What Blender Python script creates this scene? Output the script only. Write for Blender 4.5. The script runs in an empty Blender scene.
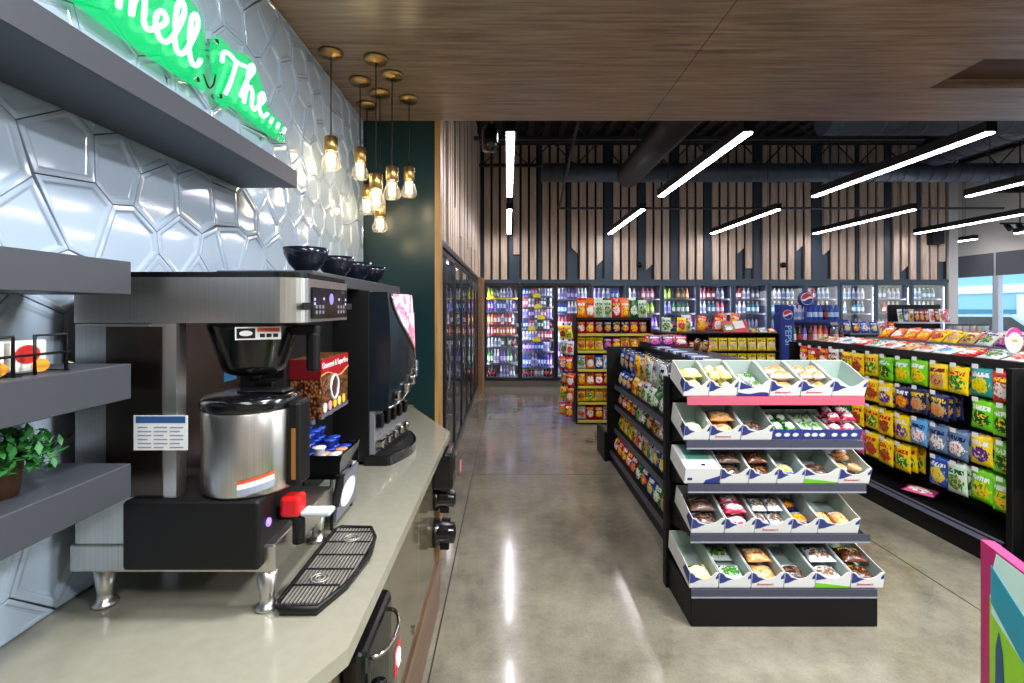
import bpy, bmesh, math, random
from mathutils import Vector, Matrix, noise as mnoise
R = math.radians
PI = math.pi
random.seed(7)
SC = bpy.context.scene
COL = SC.collection
FPX, VX, VY, EYE = 490.0, 508.0, 308.0, 1.57      # focal length in px, vanishing point, eye height

def lin(c):
    c = c / 255.0
    return c / 12.92 if c <= 0.04045 else ((c + 0.055) / 1.055) ** 2.4
def C(r, g, b):
    return (lin(r), lin(g), lin(b), 1.0)

# ------------------------------------------------------------------ materials
MATS = {}
def nodes_of(m):
    m.use_nodes = True
    nt = m.node_tree
    b = nt.nodes.get('Principled BSDF')
    return nt, b
def mat(name, col, rough=0.5, metal=0.0, emit=None, es=0.0, coat=0.0, spec=0.5, var=0.0, vscale=4.0, vstretch=(1, 1, 1), bump=0.0, bscale=40.0):
    if name in MATS: return MATS[name]
    m = bpy.data.materials.new(name)
    nt, b = nodes_of(m)
    b.inputs['Base Color'].default_value = col
    b.inputs['Roughness'].default_value = rough
    b.inputs['Metallic'].default_value = metal
    b.inputs['Specular IOR Level'].default_value = spec
    b.inputs['Coat Weight'].default_value = coat
    b.inputs['Coat Roughness'].default_value = 0.08
    if emit:
        b.inputs['Emission Color'].default_value = emit
        b.inputs['Emission Strength'].default_value = es
    if var or bump:
        tc = nt.nodes.new('ShaderNodeTexCoord')
        mp = nt.nodes.new('ShaderNodeMapping'); mp.inputs['Scale'].default_value = vstretch
        nt.links.new(tc.outputs['Object'], mp.inputs['Vector'])
        if var:
            n = nt.nodes.new('ShaderNodeTexNoise'); n.inputs['Scale'].default_value = vscale; n.inputs['Detail'].default_value = 6
            nt.links.new(mp.outputs[0], n.inputs['Vector'])
            cr = nt.nodes.new('ShaderNodeValToRGB')
            e = cr.color_ramp.elements
            e[0].position = 0.3; e[1].position = 0.7
            e[0].color = (col[0] * (1 - var), col[1] * (1 - var), col[2] * (1 - var), 1)
            e[1].color = (min(1, col[0] * (1 + var)), min(1, col[1] * (1 + var)), min(1, col[2] * (1 + var)), 1)
            nt.links.new(n.outputs['Fac'], cr.inputs['Fac'])
            nt.links.new(cr.outputs['Color'], b.inputs['Base Color'])
        if bump:
            n2 = nt.nodes.new('ShaderNodeTexNoise'); n2.inputs['Scale'].default_value = bscale
            nt.links.new(mp.outputs[0], n2.inputs['Vector'])
            bp = nt.nodes.new('ShaderNodeBump'); bp.inputs['Strength'].default_value = bump; bp.inputs['Distance'].default_value = 0.01
            nt.links.new(n2.outputs['Fac'], bp.inputs['Height'])
            nt.links.new(bp.outputs[0], b.inputs['Normal'])
    MATS[name] = m
    return m
def emis(name, col, s):
    return mat(name, (0.02, 0.02, 0.02, 1), 0.4, emit=col, es=s)
def glass(name, tint=(0.93, 0.97, 0.96, 1), ior=1.45, rough=0.0, frost=0.0):
    if name in MATS: return MATS[name]
    m = bpy.data.materials.new(name); m.use_nodes = True
    nt = m.node_tree; nt.nodes.clear()
    out = nt.nodes.new('ShaderNodeOutputMaterial')
    tr = nt.nodes.new('ShaderNodeBsdfTransparent'); tr.inputs[0].default_value = tint
    gl = nt.nodes.new('ShaderNodeBsdfGlossy'); gl.inputs['Roughness'].default_value = rough
    lw = nt.nodes.new('ShaderNodeLayerWeight'); lw.inputs['Blend'].default_value = 0.5      # symmetric for both faces of a pane
    f0 = ((ior - 1) / (ior + 1)) ** 2
    fr = mth(nt, 'ADD', f0, mth(nt, 'MULTIPLY', mth(nt, 'POWER', lw.outputs['Facing'], 5.0), 1 - f0))
    mx = nt.nodes.new('ShaderNodeMixShader')
    nt.links.new(fr, mx.inputs[0]); nt.links.new(tr.outputs[0], mx.inputs[1]); nt.links.new(gl.outputs[0], mx.inputs[2])
    if frost:
        tl_ = nt.nodes.new('ShaderNodeBsdfTranslucent'); tl_.inputs[0].default_value = (1, .95, .86, 1)
        m2 = nt.nodes.new('ShaderNodeMixShader'); m2.inputs[0].default_value = frost
        nt.links.new(mx.outputs[0], m2.inputs[1]); nt.links.new(tl_.outputs[0], m2.inputs[2]); mx = m2
    nt.links.new(mx.outputs[0], out.inputs[0])
    MATS[name] = m
    return m
def mth(nt, op, a, b=None, clamp=False):
    n = nt.nodes.new('ShaderNodeMath'); n.operation = op; n.use_clamp = clamp
    for i, x in enumerate((a, b)):
        if x is None: continue
        if isinstance(x, (int, float)): n.inputs[i].default_value = x
        else: nt.links.new(x, n.inputs[i])
    return n.outputs[0]
def mixc(nt, f, a, b):
    n = nt.nodes.new('ShaderNodeMix'); n.data_type = 'RGBA'
    for s, x in ((0, f), (6, a), (7, b)):
        if isinstance(x, (int, float)): n.inputs[s].default_value = x
        elif isinstance(x, tuple): n.inputs[s].default_value = x
        else: nt.links.new(x, n.inputs[s])
    return n.outputs[2]
def pkg(name, base, c2, c3, c4=None, cz=0.38, band=0.74, rough=0.24):
    """printed plastic packaging: a picture window, a bold title band, a pattern of blobs"""
    name = 'pack ' + name
    if name in MATS: return MATS[name]
    c4 = c4 or c3
    m = bpy.data.materials.new(name); nt, b = nodes_of(m)
    tc = nt.nodes.new('ShaderNodeTexCoord'); oi = nt.nodes.new('ShaderNodeObjectInfo')
    sp = nt.nodes.new('ShaderNodeSeparateXYZ'); nt.links.new(tc.outputs['Generated'], sp.inputs[0])
    x, z = sp.outputs[0], sp.outputs[2]
    dx = mth(nt, 'DIVIDE', mth(nt, 'SUBTRACT', x, 0.5), 0.37)
    dz = mth(nt, 'DIVIDE', mth(nt, 'SUBTRACT', z, cz), 0.25)
    d = mth(nt, 'ADD', mth(nt, 'MULTIPLY', dx, dx), mth(nt, 'MULTIPLY', dz, dz))
    ad = nt.nodes.new('ShaderNodeVectorMath'); ad.operation = 'ADD'
    nt.links.new(tc.outputs['Generated'], ad.inputs[0])
    cb = nt.nodes.new('ShaderNodeCombineXYZ'); r10 = mth(nt, 'MULTIPLY', oi.outputs['Random'], 23.0)
    for i in range(3): nt.links.new(r10, cb.inputs[i])
    nt.links.new(cb.outputs[0], ad.inputs[1])
    no = nt.nodes.new('ShaderNodeTexNoise'); no.inputs['Scale'].default_value = 7.5; no.inputs['Detail'].default_value = 4; no.inputs['Roughness'].default_value = 0.62
    nt.links.new(ad.outputs[0], no.inputs['Vector'])
    wob = mth(nt, 'ADD', d, mth(nt, 'MULTIPLY', mth(nt, 'SUBTRACT', no.outputs['Fac'], 0.5), 3.6))
    m1 = mth(nt, 'LESS_THAN', wob, 1.0)
    m2 = mth(nt, 'GREATER_THAN', no.outputs['Fac'], 0.54)
    inner = mixc(nt, m2, c2, c4)
    mp = nt.nodes.new('ShaderNodeMapping'); mp.inputs['Scale'].default_value = (17, 1, 9)
    nt.links.new(ad.outputs[0], mp.inputs['Vector'])
    n2 = nt.nodes.new('ShaderNodeTexNoise'); n2.inputs['Scale'].default_value = 1.0; n2.inputs['Detail'].default_value = 0
    nt.links.new(mp.outputs[0], n2.inputs['Vector'])
    t = mth(nt, 'GREATER_THAN', n2.outputs['Fac'], 0.44)
    bz = mth(nt, 'LESS_THAN', mth(nt, 'ABSOLUTE', mth(nt, 'SUBTRACT', z, band)), 0.075)
    bx = mth(nt, 'LESS_THAN', mth(nt, 'ABSOLUTE', mth(nt, 'SUBTRACT', x, 0.5)), 0.38)
    tm = mth(nt, 'MULTIPLY', mth(nt, 'MULTIPLY', bz, bx), t)
    c = mixc(nt, m1, base, inner)
    c = mixc(nt, tm, c, c3)
    nt.links.new(c, b.inputs['Base Color'])
    b.inputs['Roughness'].default_value = rough
    bp = nt.nodes.new('ShaderNodeBump'); bp.inputs['Strength'].default_value = 0.5; bp.inputs['Distance'].default_value = 0.004
    n5 = nt.nodes.new('ShaderNodeTexNoise'); n5.inputs['Scale'].default_value = 5.0; n5.inputs['Distortion'].default_value = 1.2
    nt.links.new(ad.outputs[0], n5.inputs['Vector']); nt.links.new(n5.outputs['Fac'], bp.inputs['Height']); nt.links.new(bp.outputs[0], b.inputs['Normal'])
    MATS[name] = m
    return m
def wood(name, c1, c2, axis='X', scale=6.0, rough=0.4, coat=0.0):
    if name in MATS: return MATS[name]
    m = bpy.data.materials.new(name); nt, b = nodes_of(m)
    tc = nt.nodes.new('ShaderNodeTexCoord'); mp = nt.nodes.new('ShaderNodeMapping')
    s = {'X': (0.5, 9, 9), 'Y': (9, 0.5, 9), 'Z': (9, 9, 0.5)}[axis]
    mp.inputs['Scale'].default_value = s
    nt.links.new(tc.outputs['Object'], mp.inputs['Vector'])
    n = nt.nodes.new('ShaderNodeTexNoise'); n.inputs['Scale'].default_value = scale; n.inputs['Detail'].default_value = 8; n.inputs['Roughness'].default_value = 0.62
    nt.links.new(mp.outputs[0], n.inputs['Vector'])
    n3 = nt.nodes.new('ShaderNodeTexNoise'); n3.inputs['Scale'].default_value = 0.7
    nt.links.new(tc.outputs['Object'], n3.inputs['Vector'])
    f = mth(nt, 'ADD', mth(nt, 'MULTIPLY', n.outputs['Fac'], 0.8), mth(nt, 'MULTIPLY', n3.outputs['Fac'], 0.25))
    cr = nt.nodes.new('ShaderNodeValToRGB'); e = cr.color_ramp.elements
    e[0].position = 0.38; e[0].color = c1; e[1].position = 0.66; e[1].color = c2
    nt.links.new(f, cr.inputs['Fac']); nt.links.new(cr.outputs['Color'], b.inputs['Base Color'])
    b.inputs['Roughness'].default_value = rough; b.inputs['Coat Weight'].default_value = coat
    MATS[name] = m
    return m

M_black = mat('black powder coat', C(5, 5, 7), 0.5, spec=0.28)
M_blackgl = mat('black gloss plastic', C(9, 10, 12), 0.18, spec=0.6)
M_blackmt = mat('black matt plastic', C(7, 7, 9), 0.48, spec=0.35)
M_steel = mat('brushed steel', C(204, 200, 194), 0.3, 1.0, var=0.1, vscale=5, vstretch=(60, 60, 0.6))
M_steelv = mat('dull steel', C(120, 118, 115), 0.35, 1.0)
M_chrome = mat('polished chrome', C(200, 198, 195), 0.12, 1.0)
M_brass = mat('brushed brass', C(186, 152, 96), 0.28, 1.0)
M_white = mat('white paint', C(228, 229, 228), 0.5)
M_card = mat('white cardboard', C(220, 222, 222), 0.55)
M_cardin = mat('pale green grey cardboard', C(172, 188, 180), 0.6)
M_blue = mat('printed blue', C(38, 52, 128), 0.4)
M_redink = mat('printed red', C(196, 32, 54), 0.4)
M_grey = mat('grey metal', C(120, 122, 128), 0.35, 0.6)
M_strip = mat('grey price strip', C(98, 99, 116), 0.28)
M_glass = glass('clear glass')
M_acryl = glass('clear acrylic', (0.86, 0.93, 0.9, 1), 1.35)
M_paperwhite = mat('white paper', C(232, 234, 236), 0.6)
M_yellow = mat('yellow card', C(236, 214, 30), 0.5)

# ------------------------------------------------------------------ mesh builder
ORG = {}
class MB:
    def __init__(s): s.v, s.f, s.m, s.s = [], [], [], []
    def add(s, vs, fs, mi=0, smooth=False, M=None):
        b = len(s.v)
        for p in vs:
            p = Vector(p)
            s.v.append(M @ p if M else p)
        for q in fs:
            s.f.append(tuple(b + i for i in q)); s.m.append(mi); s.s.append(smooth)
        return s
    def box(s, x0, x1, y0, y1, z0, z1, mi=0, M=None):
        vs = [(x0, y0, z0), (x1, y0, z0), (x1, y1, z0), (x0, y1, z0), (x0, y0, z1), (x1, y0, z1), (x1, y1, z1), (x0, y1, z1)]
        return s.add(vs, [(0, 3, 2, 1), (4, 5, 6, 7), (0, 1, 5, 4), (1, 2, 6, 5), (2, 3, 7, 6), (3, 0, 4, 7)], mi, False, M)
    def rbox(s, x0, x1, y0, y1, z0, z1, r=0.005, seg=2, mi=0, M=None, smooth=False):
        bm = bmesh.new()
        bmesh.ops.create_cube(bm, size=1.0)
        for v in bm.verts:
            v.co = Vector(((x0 + x1) / 2 + v.co.x * (x1 - x0), (y0 + y1) / 2 + v.co.y * (y1 - y0), (z0 + z1) / 2 + v.co.z * (z1 - z0)))
        bmesh.ops.bevel(bm, geom=bm.edges[:], offset=r, segments=seg, affect='EDGES', profile=0.5)
        bm.verts.index_update()
        s.add([v.co.copy() for v in bm.verts], [tuple(v.index for v in f.verts) for f in bm.faces], mi, smooth, M)
        bm.free(); return s
    def lathe(s, prof, n=20, c=(0, 0, 0), mi=0, smooth=True, M=None, mis=None):
        vs, fs = [], []
        k = len(prof)
        for i in range(n):
            a = 2 * PI * i / n
            for r, z in prof: vs.append((c[0] + r * math.cos(a), c[1] + r * math.sin(a), c[2] + z))
        b = len(s.v)
        for p in vs:
            p = Vector(p); s.v.append(M @ p if M else p)
        for i in range(n):
            j = (i + 1) % n
            for t in range(k - 1):
                s.f.append((b + i * k + t, b + j * k + t, b + j * k + t + 1, b + i * k + t + 1))
                s.m.append(mis[t] if mis else mi); s.s.append(smooth)
        if prof[0][0] > 1e-6: s.f.append(tuple(b + i * k for i in reversed(range(n)))); s.m.append(mis[0] if mis else mi); s.s.append(False)
        if prof[-1][0] > 1e-6: s.f.append(tuple(b + i * k + k - 1 for i in range(n))); s.m.append(mis[-1] if mis else mi); s.s.append(False)
        return s
    def tube(s, path, r, n=8, mi=0, closed=False, smooth=True, M=None):
        P = [Vector(p) for p in path]; k = len(P)
        vs, fs = [], []
        up = Vector((0, 0, 1))
        for i, p in enumerate(P):
            if closed: t = P[(i + 1) % k] - P[i - 1]
            else: t = P[min(i + 1, k - 1)] - P[max(i - 1, 0)]
            t = t.normalized() if t.length > 1e-9 else Vector((0, 0, 1))
            a = up.cross(t)
            if a.length < 0.05: a = Vector((1, 0, 0)).cross(t)
            a.normalize(); c = t.cross(a)
            rr = r[i] if isinstance(r, (list, tuple)) else r
            for q in range(n):
                w = 2 * PI * q / n
                vs.append(p + (a * math.cos(w) + c * math.sin(w)) * rr)
        for i in range(k if closed else k - 1):
            j = (i + 1) % k
            for q in range(n):
                e = (q + 1) % n
                fs.append((i * n + q, i * n + e, j * n + e, j * n + q))
        s.add(vs, fs, mi, smooth, M)
        if not closed:
            b = len(s.v) - len(vs)
            s.f.append(tuple(b + q for q in reversed(range(n)))); s.m.append(mi); s.s.append(False)
            s.f.append(tuple(b + (k - 1) * n + q for q in range(n))); s.m.append(mi); s.s.append(False)
        return s
    def cyl(s, p0, p1, r, n=10, mi=0, M=None):
        return s.tube([p0, p1], r, n, mi, M=M)
    def prism(s, poly, axis, a0, a1, mi=0, M=None):
        def P(u, v, a):
            return {'X': (a, u, v), 'Y': (u, a, v), 'Z': (u, v, a)}[axis]
        n = len(poly)
        vs = [P(u, v, a0) for u, v in poly] + [P(u, v, a1) for u, v in poly]
        fs = [tuple(range(n - 1, -1, -1)), tuple(range(n, 2 * n))] + [(i, (i + 1) % n, n + (i + 1) % n, n + i) for i in range(n)]
        return s.add(vs, fs, mi, False, M)
    def mesh(s, name, mats, org=None):
        me = bpy.data.meshes.new(name)
        o = Vector(org) if org is not None else Vector((0, 0, 0))
        me.from_pydata([tuple(p - o) for p in s.v], [], s.f)
        for m in (mats if isinstance(mats, (list, tuple)) else [mats]): me.materials.append(m)
        for i, p in enumerate(me.polygons):
            p.material_index = s.m[i]; p.use_smooth = s.s[i]
        me.validate(); me.update()
        bm = bmesh.new(); bm.from_mesh(me); bmesh.ops.recalc_face_normals(bm, faces=bm.faces[:]); bm.to_mesh(me); bm.free()
        return me
    def build(s, name, mats, parent=None, org=None):
        """link as ONE mesh object; with a parent the vertices are taken relative to the parent's root"""
        if parent is not None: org = ORG.get(parent.name, (0, 0, 0))
        me = s.mesh(name, mats, org)
        o = bpy.data.objects.new(name, me); COL.objects.link(o)
        if parent is not None:
            o.parent = parent; ORG[o.name] = org
        elif org is not None:
            o.location = org; ORG[o.name] = tuple(org)
        return o
def put(name, me, parent=None, loc=(0, 0, 0), rot=(0, 0, 0), scale=None):
    o = bpy.data.objects.new(name, me); COL.objects.link(o)
    o.location = loc; o.rotation_euler = rot
    if scale: o.scale = scale
    if parent is not None:
        o.parent = parent; g = ORG.get(parent.name, (0, 0, 0)); ORG[o.name] = g
        o.location = Vector(loc) - Vector(g)
    return o
def tag(o, label, cat, group=None, kind=None):
    o['label'] = label; o['category'] = cat
    if group: o['group'] = group
    o['kind'] = kind or 'thing'
    return o
def thing(name, label, cat, loc=(0, 0, 0), group=None, rz=0.0, local=False):
    o = bpy.data.objects.new(name, None); COL.objects.link(o)
    o.empty_display_size = 0.1
    o.location = loc; o.rotation_euler = (0, 0, rz)
    ORG[o.name] = (0, 0, 0) if local else tuple(loc)
    return tag(o, label, cat, group)
def struct(o):
    o['kind'] = 'structure'; return o
def copy_tree(o, parent=None):
    c = o.copy(); COL.objects.link(c); c.parent = parent
    ORG[c.name] = ORG.get(o.name, (0, 0, 0))
    for ch in list(o.children): copy_tree(ch, c)
    return c
ORDN = ['first', 'second', 'third', 'fourth', 'fifth', 'sixth', 'seventh', 'eighth', 'ninth', 'tenth', 'eleventh', 'twelfth', 'thirteenth', 'fourteenth', 'fifteenth', 'sixteenth', 'seventeenth', 'eighteenth', 'nineteenth', 'twentieth']
def text_mesh(body, size, m, ext=0.0006, align='CENTER', shear=0.0):
    cu = bpy.data.curves.new('lettering', 'FONT'); cu.body = body; cu.size = size; cu.extrude = ext
    cu.align_x = align; cu.align_y = 'CENTER'; cu.shear = shear; cu.resolution_u = 2; cu.offset = size * 0.012
    o = bpy.data.objects.new('lettering', cu); COL.objects.link(o)
    dg = bpy.context.evaluated_depsgraph_get()
    me = bpy.data.meshes.new_from_object(o.evaluated_get(dg))
    bpy.data.objects.remove(o); bpy.data.curves.remove(cu)
    me.materials.clear(); me.materials.append(m); me.name = 'lettering'
    return me
def smooth_path(pts, n=6):
    P = [Vector(p) for p in pts]; out = []
    for i in range(len(P) - 1):
        a, b, c, d = P[max(i - 1, 0)], P[i], P[i + 1], P[min(i + 2, len(P) - 1)]
        for k in range(n):
            t = k / n
            out.append(0.5 * ((2 * b) + (c - a) * t + (2 * a - 5 * b + 4 * c - d) * t * t + (3 * b - a - 3 * c + d) * t ** 3))
    out.append(P[-1]); return out
# ---- packages
BAGS = {}
def bag_mesh(w, h, t, m, seed=0):
    """a sealed pillow bag standing on its lower edge, its front to -Y, crimped at both ends"""
    key = (w, h, t, m.name, seed)
    if key in BAGS: return BAGS[key]
    rnd = random.Random(seed * 31 + 5)
    nx, nz = 8, 10
    mb = MB(); V = []
    ph = [rnd.uniform(0, 6) for _ in range(6)]
    for side in (-1, 1):
        for j in range(nz + 1):
            v = j / nz
            for i in range(nx + 1):
                u = i / nx
                prof = max(0.0, math.sin(PI * min(1, max(0, (v - 0.06) / 0.88)))) ** 0.5 * max(0.0, math.sin(PI * u)) ** 0.55
                cr = 1 + 0.12 * math.sin(9 * u + ph[0] + 5 * v) * math.cos(7 * v + ph[1])
                y = side * (t / 2 * prof * cr + (0.0015 if 0 < i < nx else 0.0))
                pinch = 1 - 0.06 * math.sin(PI * v)
                x = (u - 0.5) * w * pinch
                z = v * h
                if j in (0, nz): z += 0.004 * math.sin(17 * u + ph[2]) * (1 if j else 0)
                V.append((x, y + 0.004 * math.sin(5 * u + ph[3]) * (v > 0.9), z))
    N = (nx + 1) * (nz + 1); F = []
    for j in range(nz):
        for i in range(nx):
            a = j * (nx + 1) + i
            F.append((a, a + 1, a + nx + 2, a + nx + 1))
            F.append((N + a, N + a + nx + 1, N + a + nx + 2, N + a + 1))
    for j in range(nz):
        for i in (0, nx):
            a = j * (nx + 1) + i; F.append((a, a + nx + 1, N + a + nx + 1, N + a))
    for i in range(nx):
        for j in (0, nz):
            a = j * (nx + 1) + i; F.append((a, a + 1, N + a + 1, N + a))
    mb.add(V, F, 0, True)
    BAGS[key] = mb.mesh('bag', m)
    return BAGS[key]
def bag(name, w, h, t, m, loc, rz, label, cat, group, tilt=0.0, roll=0.0, seed=0, flat=False):
    o = put(name, bag_mesh(w, h, t, m, seed), None, loc)
    M = Matrix.Rotation(rz, 4, 'Z') @ Matrix.Rotation(tilt, 4, 'X') @ Matrix.Rotation(roll, 4, 'Y')
    o.rotation_euler = M.to_euler()
    if not name.startswith('hanging'): o.location.z += 0.001 - min((M @ v.co).z for v in o.data.vertices)          # its lowest point rests on the surface
    return tag(o, label, cat, group)
P = {}
def setup_packs():
    W = C(240, 240, 236); K = C(20, 20, 24)
    red, dred, org, yel = C(205, 28, 34), C(130, 18, 26), C(235, 110, 25), C(244, 210, 20)
    grn, lime, dgrn = C(34, 130, 48), C(112, 206, 24), C(10, 92, 42)
    blu, navy, sky, teal = C(28, 78, 170), C(24, 34, 84), C(90, 160, 215), C(14, 130, 130)
    pnk, mag, pur, vio = C(232, 90, 150), C(190, 24, 110), C(96, 40, 130), C(120, 80, 170)
    tan, brn, crm, gry = C(200, 160, 105), C(92, 52, 30), C(232, 214, 176), C(150, 154, 160)
    d = dict(red=(red, yel, W, org), redw=(red, W, yel, org), maroon=(dred, tan, W, org), orange=(org, yel, W, red), orangew=(org, W, dred, yel),
             yellow=(yel, red, red, grn), yellowg=(yel, grn, red, C(250, 235, 90)), yellowp=(yel, pur, W, crm), yellowr=(yel, tan, dred, red), clearnut=(yel, C(196, 176, 130), K, C(222, 208, 165)),
             green=(grn, W, W, yel), lime=(lime, yel, W, grn), limed=(lime, dgrn, W, yel), dgreen=(dgrn, W, grn, lime), greenw=(C(205, 222, 200), grn, dgrn, tan),
             blue=(blu, yel, W, sky), bluew=(blu, W, W, red), navy=(navy, org, W, yel), navyg=(navy, tan, yel, org), teal=(teal, yel, W, W), sky=(sky, W, navy, pnk),
             purple=(pur, pnk, W, vio), pink=(pnk, W, yel, mag), magenta=(mag, W, W, yel), white=(W, sky, red, blu), whiteg=(C(214, 218, 216), grn, navy, tan),
             whiter=(C(226, 224, 222), red, dred, tan), tan=(tan, brn, W, yel), brown=(brn, tan, yel, org), grey=(gry, W, navy, C(90, 96, 104)), tealy=(C(36, 150, 150), yel, W, lime), greyblue=(C(96, 124, 160), W, navy, red),
             choc=(brn, C(60, 32, 22), yel, C(150, 100, 60)), bun=(C(204, 140, 78), C(232, 190, 130), W, C(176, 96, 44)), pastry=(C(228, 214, 190), C(196, 132, 70), C(60, 70, 150), C(230, 176, 110)),
             donut=(C(90, 66, 56), C(60, 40, 34), C(220, 220, 222), C(130, 96, 76)), cake=(C(224, 226, 230), C(120, 90, 70), navy, C(200, 190, 180)), berry=(C(176, 40, 70), W, W, pnk), lemon=(C(238, 220, 120), W, navy, yel))
    for k, v in d.items(): P[k] = pkg(k, *v)
setup_packs()
# ================================================================== the room
# x: to the window side, y: away from the coffee counter's near end towards the cooler wall, z: up
WX, CZ, SY, BY = -0.993, 2.85, 3.35, 9.75          # tile wall, soffit height, soffit edge, cooler wall front
M_concrete = None
def make_concrete():
    m = bpy.data.materials.new('polished concrete'); nt, b = nodes_of(m)
    tc = nt.nodes.new('ShaderNodeTexCoord')
    def noi(s, det, r=0.6):
        n = nt.nodes.new('ShaderNodeTexNoise'); n.inputs['Scale'].default_value = s; n.inputs['Detail'].default_value = det; n.inputs['Roughness'].default_value = r
        nt.links.new(tc.outputs['Object'], n.inputs['Vector']); return n.outputs['Fac']
    a, c, d = noi(1.1, 6), noi(9, 6, 0.7), noi(90, 2)
    f = mth(nt, 'ADD', mth(nt, 'MULTIPLY', a, 0.6), mth(nt, 'ADD', mth(nt, 'MULTIPLY', c, 0.3), mth(nt, 'MULTIPLY', d, 0.14)))
    cr = nt.nodes.new('ShaderNodeValToRGB'); e = cr.color_ramp.elements
    e[0].position = 0.36; e[0].color = C(96, 92, 78); e[1].position = 0.66; e[1].color = C(158, 152, 134)
    nt.links.new(f, cr.inputs['Fac']); nt.links.new(cr.outputs[0], b.inputs['Base Color'])
    r = mth(nt, 'ADD', 0.1, mth(nt, 'MULTIPLY', c, 0.12)); nt.links.new(r, b.inputs['Roughness'])
    b.inputs['Specular IOR Level'].default_value = 0.62
    b.inputs['Coat Weight'].default_value = 0.25; b.inputs['Coat Roughness'].default_value = 0.06
    bp = nt.nodes.new('ShaderNodeBump'); bp.inputs['Strength'].default_value = 0.06; bp.inputs['Distance'].default_value = 0.01
    n4 = nt.nodes.new('ShaderNodeTexNoise'); n4.inputs['Scale'].default_value = 5; nt.links.new(tc.outputs['Object'], n4.inputs['Vector'])
    nt.links.new(n4.outputs['Fac'], bp.inputs['Height']); nt.links.new(bp.outputs[0], b.inputs['Normal'])
    return m
M_concrete = make_concrete()
M_joint = mat('dark floor joint', C(44, 42, 38), 0.7)
fl = struct(MB().box(-1.3, 10.6, -2.6, 12.0, -0.1, 0.0).build('floor', M_concrete))
j = MB()
j.box(-0.338, -0.331, -1.5, 9.7, 0.0, 0.0012)
for y in (1.3, 4.62, 7.9): j.box(-0.33, 10.3, y, y + 0.006, 0.0, 0.0012)
for x in (2.45, 5.6, 8.6): j.box(x, x + 0.006, -1.5, 9.6, 0.0, 0.0013)
struct(j.build('floor_joint_lines', M_joint, fl))

# tile wall: a backing and irregular raised tiles
M_grout = mat('grey grout', C(92, 98, 104), 0.8)
M_tile = mat('glossy white glazed tile', C(172, 189, 207), 0.08, spec=0.6, coat=0.3)
wl = struct(MB().box(-1.2, WX, -2.6, 3.45, 0.0, 4.9).build('wall_left', M_grout))
def voronoi_tiles(u0, u1, v0, v1, su, sv, seed):
    rnd = random.Random(seed); seeds = []
    nj = int((v1 - v0) / sv) + 3; ni = int((u1 - u0) / su) + 3
    for jj in range(-1, nj):
        for ii in range(-1, ni):
            seeds.append((u0 + (ii + 0.5 * (jj % 2)) * su + rnd.uniform(-.3, .3) * su, v0 + jj * sv + rnd.uniform(-.34, .34) * sv))
    cells = []
    for k, (a, b) in enumerate(seeds):
        poly = [(a - 1, b - 1), (a + 1, b - 1), (a + 1, b + 1), (a - 1, b + 1)]
        cuts = [((c + a) / 2, (d + b) / 2, c - a, d - b) for q, (c, d) in enumerate(seeds) if q != k and abs(c - a) < 3 * su and abs(d - b) < 3 * sv]
        cuts += [(u0, 0, -1, 0), (u1, 0, 1, 0), (0, v0, 0, -1), (0, v1, 0, 1)]
        for px, py, nx, ny in cuts:
            out = []
            for i in range(len(poly)):
                p, q = poly[i], poly[(i + 1) % len(poly)]
                dp = (p[0] - px) * nx + (p[1] - py) * ny; dq = (q[0] - px) * nx + (q[1] - py) * ny
                if dp <= 0: out.append(p)
                if (dp < 0 < dq) or (dq < 0 < dp):
                    t = dp / (dp - dq); out.append((p[0] + (q[0] - p[0]) * t, p[1] + (q[1] - p[1]) * t))
            poly = out
            if len(poly) < 3: break
        cl = []
        for p in poly:
            if not cl or math.hypot(p[0] - cl[-1][0], p[1] - cl[-1][1]) > 0.012: cl.append(p)
        if len(cl) > 3 and math.hypot(cl[0][0] - cl[-1][0], cl[0][1] - cl[-1][1]) < 0.012: cl.pop()
        if len(cl) >= 3: cells.append(cl)
    return cells
tl = MB(); rnd = random.Random(3)
for cell in voronoi_tiles(-0.6, 3.335, 0.912, 2.847, 0.158, 0.142, 11):
    n = len(cell); cx = sum(p[0] for p in cell) / n; cy = sum(p[1] for p in cell) / n
    ra = sum(math.hypot(p[0] - cx, p[1] - cy) for p in cell) / n
    if ra < 0.02: continue
    tu, tv = rnd.uniform(-.06, .06), rnd.uniform(-.06, .06)
    rings = [(0.0011, -0.001), (0.0013, 0.0072), (0.0024, 0.009), (0.0125, 0.0096), (0.0165, 0.0086), (0.021, 0.0052), (0.025, 0.0038)]
    vs = []
    for ins, h in rings:
        s = max(0.1, 1 - ins / ra)
        for p in cell:
            du, dv = (p[0] - cx) * s, (p[1] - cy) * s
            vs.append((WX + h + (du * tu + dv * tv) * (0.9 if ins > .02 else 0), cx + du, cy + dv))
    fs = []
    for t in range(len(rings) - 1):
        for i in range(n):
            k = (i + 1) % n; fs.append((t * n + i, t * n + k, (t + 1) * n + k, (t + 1) * n + i))
    fs.append(tuple((len(rings) - 1) * n + i for i in range(n)))
    tl.add(vs, fs, 0, False)
struct(tl.build('tile_cladding', M_tile, wl))

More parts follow.
